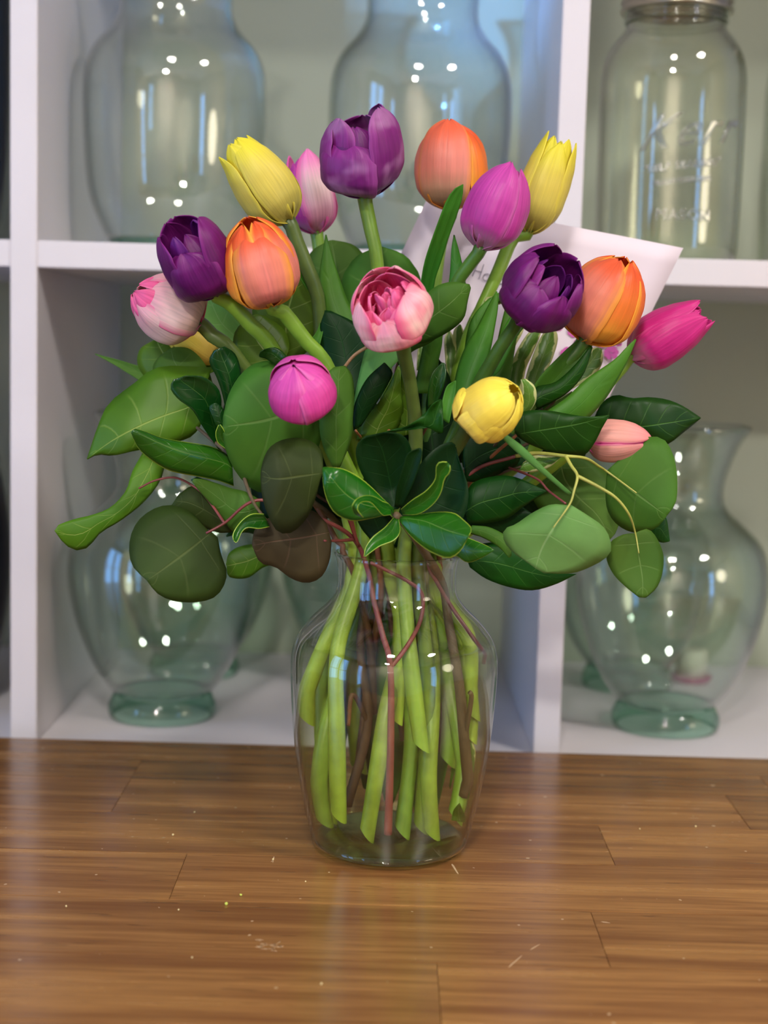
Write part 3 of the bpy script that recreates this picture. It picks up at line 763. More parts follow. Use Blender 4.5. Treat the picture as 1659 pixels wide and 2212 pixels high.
T = {}
T[1] = tulip('p', 'light purple tulip standing highest of all, its white-flecked petals in two lobes', 'tulips', (787, 420), -4, 16, 168, 86, 0.0, 'bowl', 'p_purple',
    [(-38, 1.04, 0.76, 1.08, {'wave': 0.05, 'blunt': True}), (62, 1.0, 1.10, 0.92, {'wave': 0.04, 'blunt': True, 'curl': -0.1}), (170, 0.98, 0.92, 1.0, {'blunt': True}), (-100, 1.0, 0.92, 0.95, {'blunt': True, 'wave': 0.05}),
     (-14, 0.86, 0.92, 0.8, {'mat': 'p_purple_deep', 'blunt': True}), (-60, 0.84, 1.0, 0.8, {'mat': 'p_purple', 'blunt': True}), (115, 0.92, 1.08, 0.85, {'blunt': True})],
    [(803, 505, 0.0), (815, 570, 0.0), (832, 800, 0.01), (850, 1100, 0.012), (862, 1235, 0.008), (862, 1400, -0.005), (832, 1560, -0.03), (792, 1822, -0.038)])
T[2] = tulip('p', 'yellow tulip leaning left at the upper left, next to the pink and white one', 'tulips', (622, 474), -34, 6, 202, 66, -0.01, 'slim', 'p_yellow',
    [(20, 1.03, 0.98, 0.86, {'cup': 'closed'}), (-75, 1.0, 0.92, 0.8, {'flare': 0.3, 'curl': 0.1}), (150, 1.0, 0.9, 0.9, {}), (-30, 0.9, 0.97, 0.85, {}), (85, 0.9, 0.94, 0.85, {}), (-140, 0.95, 0.9, 0.85, {'flare': 0.15})],
    [(640, 520, -0.008), (668, 590, -0.005), (688, 650, 0.0), (700, 800, 0.01), (770, 1100, 0.01), (800, 1235, 0.012), (750, 1420, 0.01), (700, 1600, -0.01), (682, 1785, -0.012)], smat='st_tulip_dull')
T[3] = tulip('p', 'pink and white tulip between the upper yellow one and the topmost purple one', 'tulips', (684, 500), -10, 4, 172, 55, 0.06, 'slim', 'p_pink',
    [(25, 1.0, 1.0, 0.95, {}), (-60, 0.98, 0.86, 0.8, {'mat': 'p_magenta'}), (140, 1.0, 0.95, 0.9, {}), (80, 0.92, 0.86, 0.8, {}), (-20, 0.85, 0.9, 0.8, {'mat': 'p_magenta'}), (-110, 0.95, 0.95, 0.8, {'flare': 0.2})],
    [(688, 530, 0.06), (715, 700, 0.05), (790, 1080, 0.03), (812, 1235, 0.024), (735, 1440, 0.03), (705, 1560, 0.02), (665, 1770, 0.0)])
T[4] = tulip('p', 'coral tulip of egg shape, highest of the orange ones, before the tall clear vase', 'tulips', (975, 448), -1, 5, 182, 76, 0.04, 'egg', 'p_coral',
    [(-14, 1.03, 1.0, 0.88, {'blunt': True}), (72, 1.02, 0.93, 0.75, {'mat': 'p_orange_in'}), (-85, 1.0, 0.93, 0.85, {'mat': 'p_orange'}), (180, 0.97, 0.97, 1.0, {'mat': 'p_orange_in'}), (45, 0.92, 0.95, 0.8, {}), (-45, 0.92, 0.95, 0.8, {'mat': 'p_orange_in'})],
    [(958, 500, 0.045), (945, 570, 0.045), (930, 760, 0.04), (905, 1080, 0.02), (908, 1235, 0.01), (935, 1440, -0.01), (925, 1690, -0.03), (932, 1838, -0.032)])
T[5] = tulip('p', 'magenta tulip in front of the upper right yellow one, closed and upright', 'tulips', (1040, 533), 21, 4, 186, 70, -0.02, 'closed', 'p_magenta',
    [(-20, 1.04, 1.0, 0.98, {}), (78, 1.0, 0.96, 0.85, {'flare': 0.05}), (180, 1.0, 0.92, 0.95, {}), (35, 0.92, 0.93, 0.85, {}), (-80, 0.95, 0.9, 0.85, {}), (120, 0.92, 0.93, 0.85, {})],
    [(1012, 575, -0.015), (980, 625, -0.01), (935, 760, 0.01), (915, 1080, 0.02), (920, 1235, 0.02), (965, 1440, 0.02), (1000, 1640, 0.0), (1018, 1765, -0.01)], smat='st_tulip_deep', sr=0.0046)
T[6] = tulip('p', 'yellow tulip with spread tips at the upper right, behind the magenta one', 'tulips', (1143, 498), 18, 2, 205, 54, 0.03, 'slim', 'p_yellow',
    [(10, 1.0, 0.93, 0.85, {'flare': 0.15}), (85, 1.0, 0.97, 0.8, {'flare': 0.35}), (-80, 1.0, 1.0, 0.8, {'flare': 0.12}), (170, 1.0, 0.95, 0.85, {}), (45, 0.9, 0.98, 0.7, {'flare': 0.1}), (-35, 0.9, 0.97, 0.7, {})],
    [(1108, 515, 0.03), (1075, 590, 0.025), (1040, 665, 0.02), (1010, 730, 0.02), (965, 900, 0.025), (935, 1100, 0.025), (942, 1235, 0.018), (1000, 1380, 0.02), (1042, 1545, 0.0)], sr=0.0044)
T[7] = tulip('p', 'deep purple tulip at the left, leaning left before the blush one', 'tulips', (464, 632), -28, 24, 176, 72, -0.055, 'bowl', 'p_purple_deep',
    [(-25, 1.05, 0.74, 1.0, {'wave': 0.05, 'blunt': True}), (62, 1.02, 0.98, 1.0, {'flare': 0.05}), (-95, 1.0, 0.94, 1.0, {'wave': 0.05, 'blunt': True}), (180, 1.0, 0.98, 1.0, {'wave': 0.05, 'blunt': True}), (-150, 0.95, 0.98, 0.9, {}),
     (15, 0.82, 0.86, 0.6, {'cup': 'closed'}), (-60, 0.7, 0.92, 0.5, {'mat': 'p_purple_inner', 'twist': 0.4}), (120, 0.8, 0.9, 0.7, {'mat': 'p_purple_inner'})],
    [(500, 657, -0.05), (545, 705, -0.045), (592, 757, -0.04), (700, 950, -0.02), (755, 1130, -0.012), (765, 1235, -0.015), (690, 1420, -0.022), (640, 1552, -0.025)])
T[8] = tulip('p', 'orange and salmon tulip at the left, beside the deep purple one', 'tulips', (585, 656), -15, 13, 188, 80, -0.06, 'egg', 'p_orange',
    [(2, 1.06, 0.88, 0.86, {'blunt': True}), (68, 1.0, 0.93, 0.9, {}), (-80, 1.02, 0.88, 0.62, {'mat': 'p_orange_in', 'flare': 0.1}), (180, 0.98, 1.0, 1.0, {'mat': 'p_orange_in'}), (105, 0.97, 0.98, 0.85, {'mat': 'p_orange_in'}),
     (-45, 0.88, 0.95, 0.8, {'mat': 'p_orange_in'}), (35, 0.86, 0.96, 0.75, {'mat': 'p_orange_in'}), (-125, 0.95, 0.97, 0.85, {'mat': 'p_orange_in'})],
    [(608, 670, -0.055), (660, 735, -0.05), (712, 800, -0.045), (770, 980, -0.028), (785, 1130, -0.02), (778, 1235, -0.022), (730, 1400, -0.035), (727, 1570, -0.042), (732, 1762, -0.036)])
T[9] = tulip('p', 'pale blush tulip with a hot pink mouth facing left, under the deep purple one', 'tulips', (428, 697), -62, 14, 158, 74, -0.02, 'egg', 'p_pale',
    [(20, 1.05, 0.86, 1.05, {'blunt': True}), (-60, 1.0, 0.92, 0.9, {}), (95, 1.0, 0.9, 0.95, {}), (180, 1.0, 0.92, 1.0, {}), (-20, 0.82, 0.98, 0.7, {'mat': 'p_hot'}), (-90, 0.82, 0.97, 0.7, {'mat': 'p_hot', 'wave': 0.08}),
     (60, 0.8, 0.95, 0.6, {'mat': 'p_hot'}), (-130, 0.9, 0.96, 0.8, {'mat': 'p_hot'})],
    [(455, 722, -0.02), (500, 758, -0.018), (600, 900, 0.0), (720, 1110, 0.01), (757, 1235, 0.0), (700, 1400, 0.012), (655, 1560, 0.015), (658, 1735, 0.008)], smat='st_tulip_dull')
T[10] = tulip('p', 'yellow tulip mostly hidden beneath the pale blush one at the left', 'tulips', (468, 778), -52, 6, 150, 42, 0.02, 'closed', 'p_yellow_warm',
    six(), [(490, 800, 0.02), (560, 900, 0.02), (740, 1120, 0.03), (785, 1235, 0.032), (745, 1450, 0.04), (760, 1650, 0.035)])
T[11] = tulip('p', 'deep purple double tulip at the right, its dark mouth open to the viewer', 'tulips', (1128, 678), 40, 34, 158, 82, -0.065, 'bowl', 'p_purple_deep',
    [(-12, 1.0, 0.72, 0.85, {'blunt': True, 'wave': 0.04}), (48, 1.02, 0.78, 0.8, {'wave': 0.05}), (-70, 1.0, 0.92, 0.9, {'wave': 0.04}), (105, 1.0, 0.92, 0.9, {'blunt': True, 'wave': 0.06}), (160, 1.0, 1.0, 0.9, {'wave': 0.07}), (-130, 1.0, 1.02, 0.9, {}),
     (15, 0.75, 0.86, 0.5, {'cup': 'closed'}), (-45, 0.72, 0.9, 0.5, {'mat': 'p_purple'}), (75, 0.7, 0.84, 0.45, {'mat': 'p_purple_inner'}), (-90, 0.6, 0.9, 0.45, {'mat': 'p_purple_inner'}), (130, 0.7, 0.86, 0.5, {'mat': 'p_purple_inner'}), (180, 0.55, 0.85, 0.5, {'mat': 'p_purple_inner'})],
    [(1110, 708, -0.055), (1075, 760, -0.05), (1000, 900, -0.03), (905, 1120, -0.015), (890, 1235, -0.012), (884, 1440, -0.015), (890, 1600, -0.02), (868, 1815, -0.03)], smat='st_tulip_deep', sr=0.0046)
T[12] = tulip('p', 'orange tulip at the right with yellow petal margins, beside the double purple one', 'tulips', (1262, 732), 26, 10, 194, 82, -0.03, 'egg', 'p_orange',
    [(-28, 1.05, 0.95, 0.9, {'blunt': True}), (48, 0.98, 0.97, 0.8, {'mat': 'p_orange_in'}), (88, 1.04, 0.94, 0.6, {'mat': 'p_orange_in', 'flare': 0.06}), (-95, 1.0, 0.95, 0.9, {'mat': 'p_orange_in'}), (180, 0.98, 0.98, 1.0, {'mat': 'p_orange_in'}), (125, 0.95, 0.98, 0.8, {'mat': 'p_orange_in'})],
    [(1240, 765, -0.03), (1190, 820, -0.025), (1100, 930, -0.01), (950, 1130, 0.01), (930, 1235, 0.015), (960, 1430, 0.018), (985, 1640, 0.018)], smat='st_tulip_deep', sr=0.0048)
T[13] = tulip('p', 'fuchsia tulip farthest right, pointing up to the right with split tips', 'tulips', (1366, 768), 59, 5, 182, 60, 0.0, 'slim', 'p_fuchsia',
    [(25, 1.02, 0.95, 1.1, {}), (-65, 1.0, 0.98, 0.85, {'flare': 0.05}), (130, 1.0, 0.97, 0.9, {}), (-20, 0.92, 0.92, 0.8, {}), (80, 0.92, 1.0, 0.6, {}), (-150, 0.95, 0.93, 0.9, {})],
    [(1350, 785, 0.0), (1290, 850, 0.0), (1120, 1000, 0.01), (975, 1150, 0.012), (955, 1235, 0.005), (1010, 1400, 0.01), (1052, 1590, 0.0)])
T[14] = tulip('p', 'rose and cream double tulip at the centre, opened to show crumpled hot pink petals', 'tulips', (868, 722), -25, 38, 150, 82, -0.09, 'bowl', 'p_rose',
    [(-28, 1.02, 0.6, 1.0, {'blunt': True}), (50, 1.04, 0.82, 1.0, {'blunt': True, 'wave': 0.03}), (122, 1.0, 0.98, 0.9, {'wave': 0.04}), (180, 1.0, 0.98, 0.9, {'wave': 0.04}), (-85, 1.0, 0.82, 0.8, {'blunt': True}), (-140, 1.0, 0.92, 0.9, {'blunt': True}),
     (150, 0.86, 0.9, 0.8, {'mat': 'p_hot'}), (-150, 0.84, 0.86, 0.8, {'mat': 'p_hot'}), (90, 0.82, 0.82, 0.7, {'mat': 'p_hot'}), (-60, 0.8, 0.7, 0.7, {'mat': 'p_hot'}), (20, 0.8, 0.66, 0.7, {'mat': 'p_hot'})] + crumple(15, 0.18, 0.66, 0.62, 0.86, 'p_hot', 5),
    [(872, 760, -0.075), (888, 840, -0.06), (898, 960, -0.045), (880, 1130, -0.03), (872, 1235, -0.028), (888, 1440, -0.04), (910, 1612, -0.048)], smat='st_tulip_dull', sr=0.0045)
T[15] = tulip('p', 'small bright magenta tulip bud facing the viewer over the big round leaf', 'tulips', (664, 892), -16, 36, 132, 70, -0.10, 'bud', 'p_magenta_bud',
    [(35, 1.06, 0.93, 0.95, {'blunt': True, 'twist': 0.25}), (-70, 1.02, 0.97, 1.15, {'blunt': True, 'twist': 0.2}), (165, 1.04, 1.05, 1.3, {'blunt': True, 'cup': 'egg', 'curl': -0.15}), (100, 0.97, 0.98, 1.0, {'blunt': True}), (-20, 0.95, 0.95, 1.0, {'blunt': True}), (-130, 0.97, 0.99, 1.0, {'blunt': True})],
    [(674, 872, -0.075), (702, 900, -0.045), (760, 1030, -0.035), (830, 1160, -0.02), (842, 1235, -0.015), (868, 1350, -0.015), (852, 1550, -0.022)])
T[16] = tulip('p', 'small yellow tulip low at the centre right, petals folded over each other', 'tulips', (1016, 916), 53, 30, 138, 64, -0.10, 'egg', 'p_yellow_warm',
    [(-18, 1.03, 0.98, 1.15, {'blunt': True}), (50, 1.03, 0.80, 0.8, {'flare': 0.08}), (-62, 1.06, 0.40, 0.7, {'flare': 0.9, 'curl': 0.3}), (12, 1.06, 0.62, 0.7, {'flare': 0.05, 'curl': 0.08}), (92, 1.02, 0.95, 0.75, {'flare': 0.05}), (-90, 1.0, 0.98, 1.0, {'blunt': True}), (180, 0.98, 1.0, 1.0, {'blunt': True}), (20, 0.88, 0.96, 0.8, {}), (130, 0.9, 0.97, 0.8, {})],
    [(998, 945, -0.09), (960, 1010, -0.07), (915, 1150, -0.03), (903, 1235, -0.022), (922, 1470, -0.022), (912, 1790, -0.02)], smat='st_tulip_dull')
T[17] = tulip('p', 'salmon pink tulip low at the right, half covered by green leaves', 'tulips', (1268, 952), 90, 5, 136, 46, -0.04, 'closed', 'p_blush',
    [(-42, 1.04, 1.0, 0.95, {}), (56, 1.04, 0.95, 0.9, {}), (180, 1.0, 0.97, 1.1, {}), (10, 0.9, 0.95, 0.8, {'mat': 'p_fuchsia'}), (110, 0.92, 0.95, 0.9, {}), (-110, 0.92, 0.95, 0.9, {})],
    [(1235, 970, -0.038), (1120, 1060, -0.02), (985, 1170, 0.0), (966, 1235, 0.0), (1028, 1420, 0.008), (1058, 1555, 0.01)])

# ------------------------------------------------------------------ leaves of the tulips
lfe(T[4], 'lf_tulip', [(898, 690), (905, 640), (916, 570), (937, 505), (965, 432), (985, 405), (1000, 398)], [(940, 690), (938, 617), (955, 560), (970, 512), (988, 463), (999, 425), (1001, 399)], (0.01, 0.0, -0.01), cup=-0.5, tilt=0.5, fold=0.4)
lfe(T[5], 'lf_tulip', [(965, 640), (972, 590), (975, 540), (980, 507)], [(1010, 640), (1004, 600), (995, 555), (982, 508)], (0.0, 0.01), cup=0.3)
lfe(T[6], 'lf_tulip', [(975, 880), (986, 804), (1005, 750), (1030, 708), (1052, 665), (1072, 629)], [(1010, 900), (1032, 830), (1056, 770), (1070, 700), (1076, 660), (1074, 630)], (-0.04, -0.03, -0.02), cup=0.5, tilt=-0.3)
lfe(T[2], 'lf_tulip', [(700, 700), (688, 640), (690, 590), (698, 540), (703, 507)], [(780, 700), (752, 650), (735, 605), (720, 560), (705, 507)], (0.0, 0.01), cup=0.4)
lfe(T[2], 'lf_tulip', [(668, 740), (690, 700), (680, 650), (650, 605), (640, 570)], [(690, 750), (700, 700), (698, 640), (672, 595), (645, 568)], (0.0, 0.0), cup=-0.5)
lfe(T[13], 'lf_tulip', [(1150, 915), (1188, 884), (1225, 858), (1265, 820), (1327, 777), (1355, 748), (1373, 732)], [(1240, 930), (1278, 896), (1305, 865), (1322, 840), (1345, 800), (1362, 765), (1374, 734)], (-0.06, -0.06, -0.05), cup=0.4, tilt=0.3)
lfe(T[15], 'lf_tulip_pale', [(760, 905), (766, 860), (778, 800), (790, 755), (805, 735), (830, 715)], [(790, 900), (800, 860), (822, 820), (850, 790), (868, 765), (862, 720)], (-0.055, -0.05, -0.045), cup=0.4, tilt=-0.3)
lfe(T[12], 'lf_tulip', [(1145, 850), (1165, 815), (1200, 778), (1235, 745), (1262, 728)], [(1175, 885), (1215, 845), (1245, 800), (1270, 765), (1282, 742)], (-0.035, -0.03), cup=-0.4, tilt=0.2)
lfe(T[12], 'lf_salal_dark', [(1150, 850), (1160, 835), (1200, 825), (1240, 790), (1275, 748)], [(1160, 885), (1195, 868), (1230, 845), (1262, 805), (1280, 750)], (-0.045, -0.04), cup=0.4)
lfe(T[16], 'lf_tulip', [(953, 905), (955, 870), (965, 835), (984, 822)], [(970, 915), (975, 890), (983, 850), (985, 823)], (-0.07, -0.07), cup=-0.4)
lfe(T[16], 'lf_tulip_pale', [(1085, 932), (1130, 965), (1180, 1015), (1235, 1065)], [(1082, 945), (1125, 985), (1180, 1030), (1228, 1070)], (-0.105, -0.085), cup=0.3, m=4)
lfe(T[11], 'lf_tulip', [(1040, 840), (1066, 770), (1085, 715), (1105, 680), (1125, 655)], [(1080, 800), (1095, 770), (1112, 735), (1130, 710), (1150, 690)], (-0.03, -0.02), cup=0.3)
lfe(T[6], 'lf_tulip', [(1060, 830), (1070, 760), (1080, 710), (1090, 670), (1096, 650)], [(1100, 830), (1108, 780), (1116, 730), (1120, 690), (1118, 660)], (0.0, 0.01), cup=0.3)
lfe(T[6], 'lf_tulip', [(1000, 800), (1006, 735), (1018, 690), (1045, 655), (1078, 632)], [(1030, 800), (1036, 745), (1050, 700), (1068, 665), (1085, 640)], (0.0, 0.0), cup=0.3)
lfe(T[1], 'lf_tulip', [(893, 850), (905, 790), (915, 740), (922, 700)], [(935, 850), (945, 790), (955, 740), (955, 690)], (0.0, 0.0), cup=0.4)
lfe(T[14], 'lf_salal', [(838, 950), (850, 900), (858, 850), (866, 800), (872, 765)], [(915, 930), (912, 900), (905, 860), (896, 810), (885, 765)], (-0.04, -0.05), cup=0.3)

# ------------------------------------------------------------------ big salal leaves at the left
sal = tag(empty('salal_branch', at(760, 1500, 0.0)), 'salal branch with broad yellow-green veined leaves at the left of the bouquet', 'foliage', 'salal branches')
lfe(sal, 'lf_salal', [(430, 905), (445, 830), (460, 795), (420, 793), (375, 790), (330, 797), (290, 828), (235, 872), (210, 925), (188, 991)],
                     [(438, 905), (430, 925), (410, 945), (380, 955), (350, 967), (318, 970), (290, 974), (245, 984), (212, 982), (189, 992)], (-0.02, -0.03, -0.025), cup=0.35, tilt=-0.25, ruffle=0.8, mid=[(434,868),(403,881),(330,908),(250,948),(188,991)], label='big yellow-green leaf with a pale midrib')
lfe(sal, 'lf_salal', [(600, 800), (560, 830), (530, 800), (506, 765), (505, 725), (520, 700), (548, 680)], [(615, 775), (625, 750), (618, 720), (600, 700), (580, 688), (565, 680), (550, 679)], (-0.01, 0.0), cup=0.3, tilt=0.2)
lfe(sal, 'lf_salal', [(600, 775), (570, 750), (550, 715), (545, 670), (560, 640), (600, 600), (640, 575)], [(640, 780), (672, 750), (690, 710), (700, 670), (695, 630), (675, 595), (643, 575)], (0.01, 0.01), cup=0.3, tilt=-0.2, label='broad veined leaf behind the orange tulip')
lfe(sal, 'lf_salal', [(640, 700), (620, 650), (628, 610), (640, 575), (652, 555)], [(690, 700), (700, 660), (690, 620), (670, 585), (655, 555)], (0.03, 0.03), cup=0.3)
lfe(sal, 'lf_salal', [(610, 1215), (570, 1225), (535, 1248), (495, 1246), (490, 1222)], [(600, 1180), (560, 1175), (520, 1180), (495, 1195), (488, 1220)], (-0.02, -0.02), cup=0.3)
lfe(sal, 'lf_salal_dark', [(640, 1210), (600, 1190), (560, 1160), (530, 1150), (490, 1160)], [(640, 1160), (600, 1130), (560, 1115), (520, 1120), (488, 1158)], (0.0, 0.0), cup=0.3)
multi_tube('stem', [([(750, 1740, -0.01), (795, 1560, -0.01), (778, 1400, -0.005), (790, 1235, 0.0), (740, 1120, 0.01), (640, 900, 0.0), (600, 790, 0.0)], 0.0036, 0.0016),
                    ([(805, 1540, 0.01), (800, 1400, 0.0), (768, 1250, -0.02), (735, 1185, -0.02), (700, 1120, -0.01), (620, 1000, 0.0)], 0.0034, 0.0014),
                    ([(700, 1030, 0.005), (560, 930, -0.01), (438, 905, -0.02)], 0.0016, 0.0009), ([(795, 1560, -0.01), (762, 1500, -0.02), (752, 1568, -0.025)], 0.002, 0.0014)], M['st_brown'], sal)

# ------------------------------------------------------------------ glossy pittosporum at the left
pit = tag(empty('pittosporum_sprig', at(720, 1500, 0.02)), 'pittosporum sprig with glossy dark tongue-shaped leaves at the left', 'foliage', 'pittosporum sprigs')
lfe(pit, 'lf_dark', [(475, 975), (440, 925), (415, 885), (385, 862), (368, 838), (375, 820)], [(500, 960), (480, 925), (478, 895), (478, 860), (468, 835), (438, 814), (400, 812)], (-0.03, -0.05, -0.06), cup=-0.35, tilt=0.3, label='dark leaf with its tip folded over')
lfe(pit, 'lf_dark', [(490, 900), (480, 850), (468, 815), (452, 780), (462, 757)], [(535, 890), (525, 845), (520, 800), (508, 765), (485, 748)], (-0.035, -0.04, -0.05), cup=0.5, tilt=0.2)
lfe(pit, 'lf_rim', [(505, 1050), (470, 1038), (420, 1028), (370, 1018), (335, 1000), (300, 970), (283, 935)], [(500, 990), (480, 975), (450, 963), (400, 955), (350, 946), (315, 933), (292, 926)], (-0.05, -0.07, -0.085), cup=0.65, tilt=0.1, mid=[(502,1012),(478,998),(380,972),(286,930)], label='long leaf with rolled-under edges and pale tip')
lfe(pit, 'lf_dark', [(520, 1130), (470, 1085), (435, 1060), (412, 1036)], [(560, 1080), (525, 1066), (480, 1048), (425, 1030)], (-0.04, -0.05), cup=0.3)
lfe(pit, 'lf_euc', [(560, 1110), (535, 1145), (505, 1150), (470, 1105), (430, 1060), (415, 1040)], [(562, 1080), (530, 1062), (500, 1055), (470, 1045), (440, 1035), (418, 1034)], (-0.045, -0.055), cup=0.3)
lfe(pit, 'lf_rim', [(582, 1138), (560, 1142), (535, 1140), (522, 1150), (512, 1172), (505, 1168)], [(570, 1110), (545, 1110), (525, 1122), (510, 1140), (503, 1155), (504, 1166)], (-0.085, -0.10), cup=-0.6, label='small leaf with a curled bright edge')
lfe(pit, 'lf_rim', [(488, 970), (470, 955), (466, 935), (472, 918)], [(495, 960), (488, 945), (484, 930), (476, 917)], (-0.055, -0.06), cup=-0.5)
lfe(pit, 'lf_dark', [(490, 960), (460, 905), (450, 880), (460, 872)], [(500, 930), (490, 905), (480, 880), (466, 870)], (-0.045, -0.05), cup=0.3)
lfe(pit, 'lf_dark', [(595, 790), (575, 775), (560, 770), (562, 760)], [(620, 770), (605, 755), (590, 750), (570, 755)], (-0.05, -0.06), cup=0.3)
lfe(pit, 'lf_salal', [(360, 990), (345, 1040), (310, 1085), (260, 1125), (218, 1150), (190, 1182), (160, 1188), (135, 1170), (120, 1150)],
                     [(310, 975), (285, 1020), (272, 1060), (240, 1095), (200, 1112), (165, 1120), (135, 1130), (120, 1138), (118, 1146)], (-0.02, -0.05, -0.07), cup=0.3, tilt=-0.2, label='hanging spoon-shaped leaf, lowest at the left')
lfe(pit, 'lf_euc', [(380, 850), (330, 838), (290, 815), (250, 790), (205, 765)], [(400, 800), (345, 795), (300, 790), (265, 780), (206, 764)], (0.04, 0.05), cup=-0.4, label='twisted leaf pointing left')
lfe(pit, 'lf_salal', [(370, 840), (325, 825), (298, 790), (302, 755), (330, 736)], [(470, 800), (440, 775), (420, 750), (390, 732), (350, 730)], (0.01, 0.02), cup=0.3)
lfe(pit, 'lf_euc', [(400, 850), (350, 830), (330, 800), (340, 775), (365, 755)], [(460, 830), (450, 800), (430, 770), (405, 752), (375, 750)], (-0.01, 0.0), cup=0.3)
multi_tube('stem', [([(690, 1560, 0.02), (720, 1400, 0.02), (765, 1235, 0.02), (720, 1120, 0.0), (560, 1020, -0.035), (500, 985, -0.045), (480, 930, -0.04)], 0.0032, 0.0016),
                    ([(500, 985, -0.045), (400, 900, -0.01), (380, 860, 0.01)], 0.0014, 0.0008), ([(500, 1000, -0.045), (420, 990, -0.03), (345, 980, -0.02)], 0.0014, 0.0008),
                    ([(520, 1010, -0.04), (545, 1080, -0.06), (576, 1125, -0.08)], 0.0014, 0.0008)], M['st_grey'], pit)

# ------------------------------------------------------------------ eucalyptus, left front
euc = tag(empty('eucalyptus_branch', at(843, 1800, -0.05)), 'eucalyptus branch with big round dark leaves at the lower left, on a forked red stem', 'foliage', 'eucalyptus branches')
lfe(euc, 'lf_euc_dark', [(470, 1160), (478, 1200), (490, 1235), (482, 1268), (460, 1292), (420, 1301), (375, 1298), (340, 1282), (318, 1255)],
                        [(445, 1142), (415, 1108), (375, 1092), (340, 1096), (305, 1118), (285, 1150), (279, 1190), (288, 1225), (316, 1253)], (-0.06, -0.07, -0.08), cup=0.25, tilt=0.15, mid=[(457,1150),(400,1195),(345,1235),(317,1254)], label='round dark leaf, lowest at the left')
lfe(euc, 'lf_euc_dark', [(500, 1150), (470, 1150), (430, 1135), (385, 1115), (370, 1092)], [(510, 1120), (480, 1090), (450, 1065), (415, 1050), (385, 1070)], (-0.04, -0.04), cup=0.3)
lfe(euc, 'lf_euc', [(700, 900), (690, 960), (650, 1030), (600, 1062), (550, 1060), (510, 1020), (487, 970), (480, 920)],
                   [(665, 820), (640, 800), (610, 785), (580, 779), (545, 788), (515, 815), (493, 855), (482, 900)], (-0.05, -0.06, -0.06), cup=0.3, tilt=-0.1, mid=[(684,862),(640,886),(570,908),(481,922)], label='very large round leaf behind the magenta bud')
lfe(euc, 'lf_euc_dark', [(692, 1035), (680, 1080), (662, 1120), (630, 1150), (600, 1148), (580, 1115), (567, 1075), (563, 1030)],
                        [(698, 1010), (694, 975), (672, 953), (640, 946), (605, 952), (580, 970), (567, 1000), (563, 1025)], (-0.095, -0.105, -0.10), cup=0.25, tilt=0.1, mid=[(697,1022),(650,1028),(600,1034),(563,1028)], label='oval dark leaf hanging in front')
lfe(euc, 'lf_euc_red', [(716, 1170), (712, 1210), (695, 1245), (665, 1259), (630, 1250), (595, 1225), (562, 1215), (545, 1180)],
                       [(705, 1130), (680, 1105), (650, 1100), (620, 1105), (590, 1115), (560, 1130), (548, 1150), (544, 1175)], (-0.065, -0.075, -0.08), cup=0.2, mid=[(711,1150),(660,1160),(600,1168),(545,1178)], label='brownish purple leaf hanging beside the vase rim')
lfe(euc, 'lf_euc', [(720, 1010), (700, 970), (690, 920), (695, 860), (700, 815), (722, 793)], [(735, 1008), (758, 950), (762, 900), (765, 850), (760, 810), (745, 790)], (-0.075, -0.08, -0.075), cup=0.4, tilt=0.25, label='upright folded grey-green leaf')
multi_tube('stem', [([(838, 1802, -0.052), (844, 1600, -0.054), (843, 1440, -0.052), (826, 1370, -0.048), (808, 1300, -0.038), (795, 1235, -0.034), (765, 1165, -0.04), (690, 1120, -0.06), (560, 1080, -0.06), (485, 1130, -0.058), (445, 1152, -0.06)], 0.0029, 0.0008),
                    ([(844, 1442, -0.052), (880, 1395, -0.046), (908, 1340, -0.036), (912, 1285, -0.033), (880, 1255, -0.033), (800, 1215, -0.036)], 0.0016, 0.0012),
                    ([(485, 1130, -0.058), (450, 1080, -0.045), (425, 1055, -0.04), (380, 1032, -0.04), (335, 1038, -0.04), (300, 1055, -0.04)], 0.001, 0.0006),
                    ([(765, 1165, -0.04), (735, 1168, -0.055), (700, 1168, -0.068)], 0.0013, 0.0007), ([(775, 1180, -0.038), (740, 1090, -0.06), (698, 1032, -0.092)], 0.0013, 0.0007),
                    ([(770, 1170, -0.04), (745, 1060, -0.06), (728, 1008, -0.072)], 0.0013, 0.0007), ([(740, 1090, -0.06), (710, 950, -0.055), (690, 880, -0.052)], 0.0013, 0.0007)], M['st_red'], euc)

# ------------------------------------------------------------------ eucalyptus, back centre
eub = tag(empty('eucalyptus_branch', at(905, 1400, 0.04)), 'eucalyptus branch with round grey-green leaves behind the central rose tulip', 'foliage', 'eucalyptus branches')
lf(eub, 'lf_euc', (735, 665), (715, 519), 70, 76, (0.05, 0.05), 'round', cup=0.3)
lf(eub, 'lf_euc', (826, 720), (822, 533), 88, 88, (0.02, 0.03), 'round', cup=0.3, label='round leaf framing the central rose tulip')
lfe(eub, 'lf_euc', [(880, 730), (910, 742), (960, 722), (1000, 690), (1010, 650), (1017, 622)], [(868, 715), (885, 680), (905, 650), (940, 620), (975, 609), (1014, 614)], (-0.03, -0.04, -0.035), cup=0.3, tilt=-0.2, label='broad leaf with a notched square tip, right of the rose tulip')
lfe(eub, 'lf_euc', [(860, 790), (890, 760), (930, 740), (960, 715)], [(845, 720), (880, 690), (920, 690), (955, 700)], (-0.02, -0.02), cup=0.3)
lfe(eub, 'lf_euc_grey', [(520, 755), (480, 735), (450, 712), (438, 680), (445, 650)], [(540, 740), (525, 710), (505, 680), (485, 650), (460, 638)], (0.03, 0.03), cup=-0.3, label='silvery grey leaf at the left behind the stems')
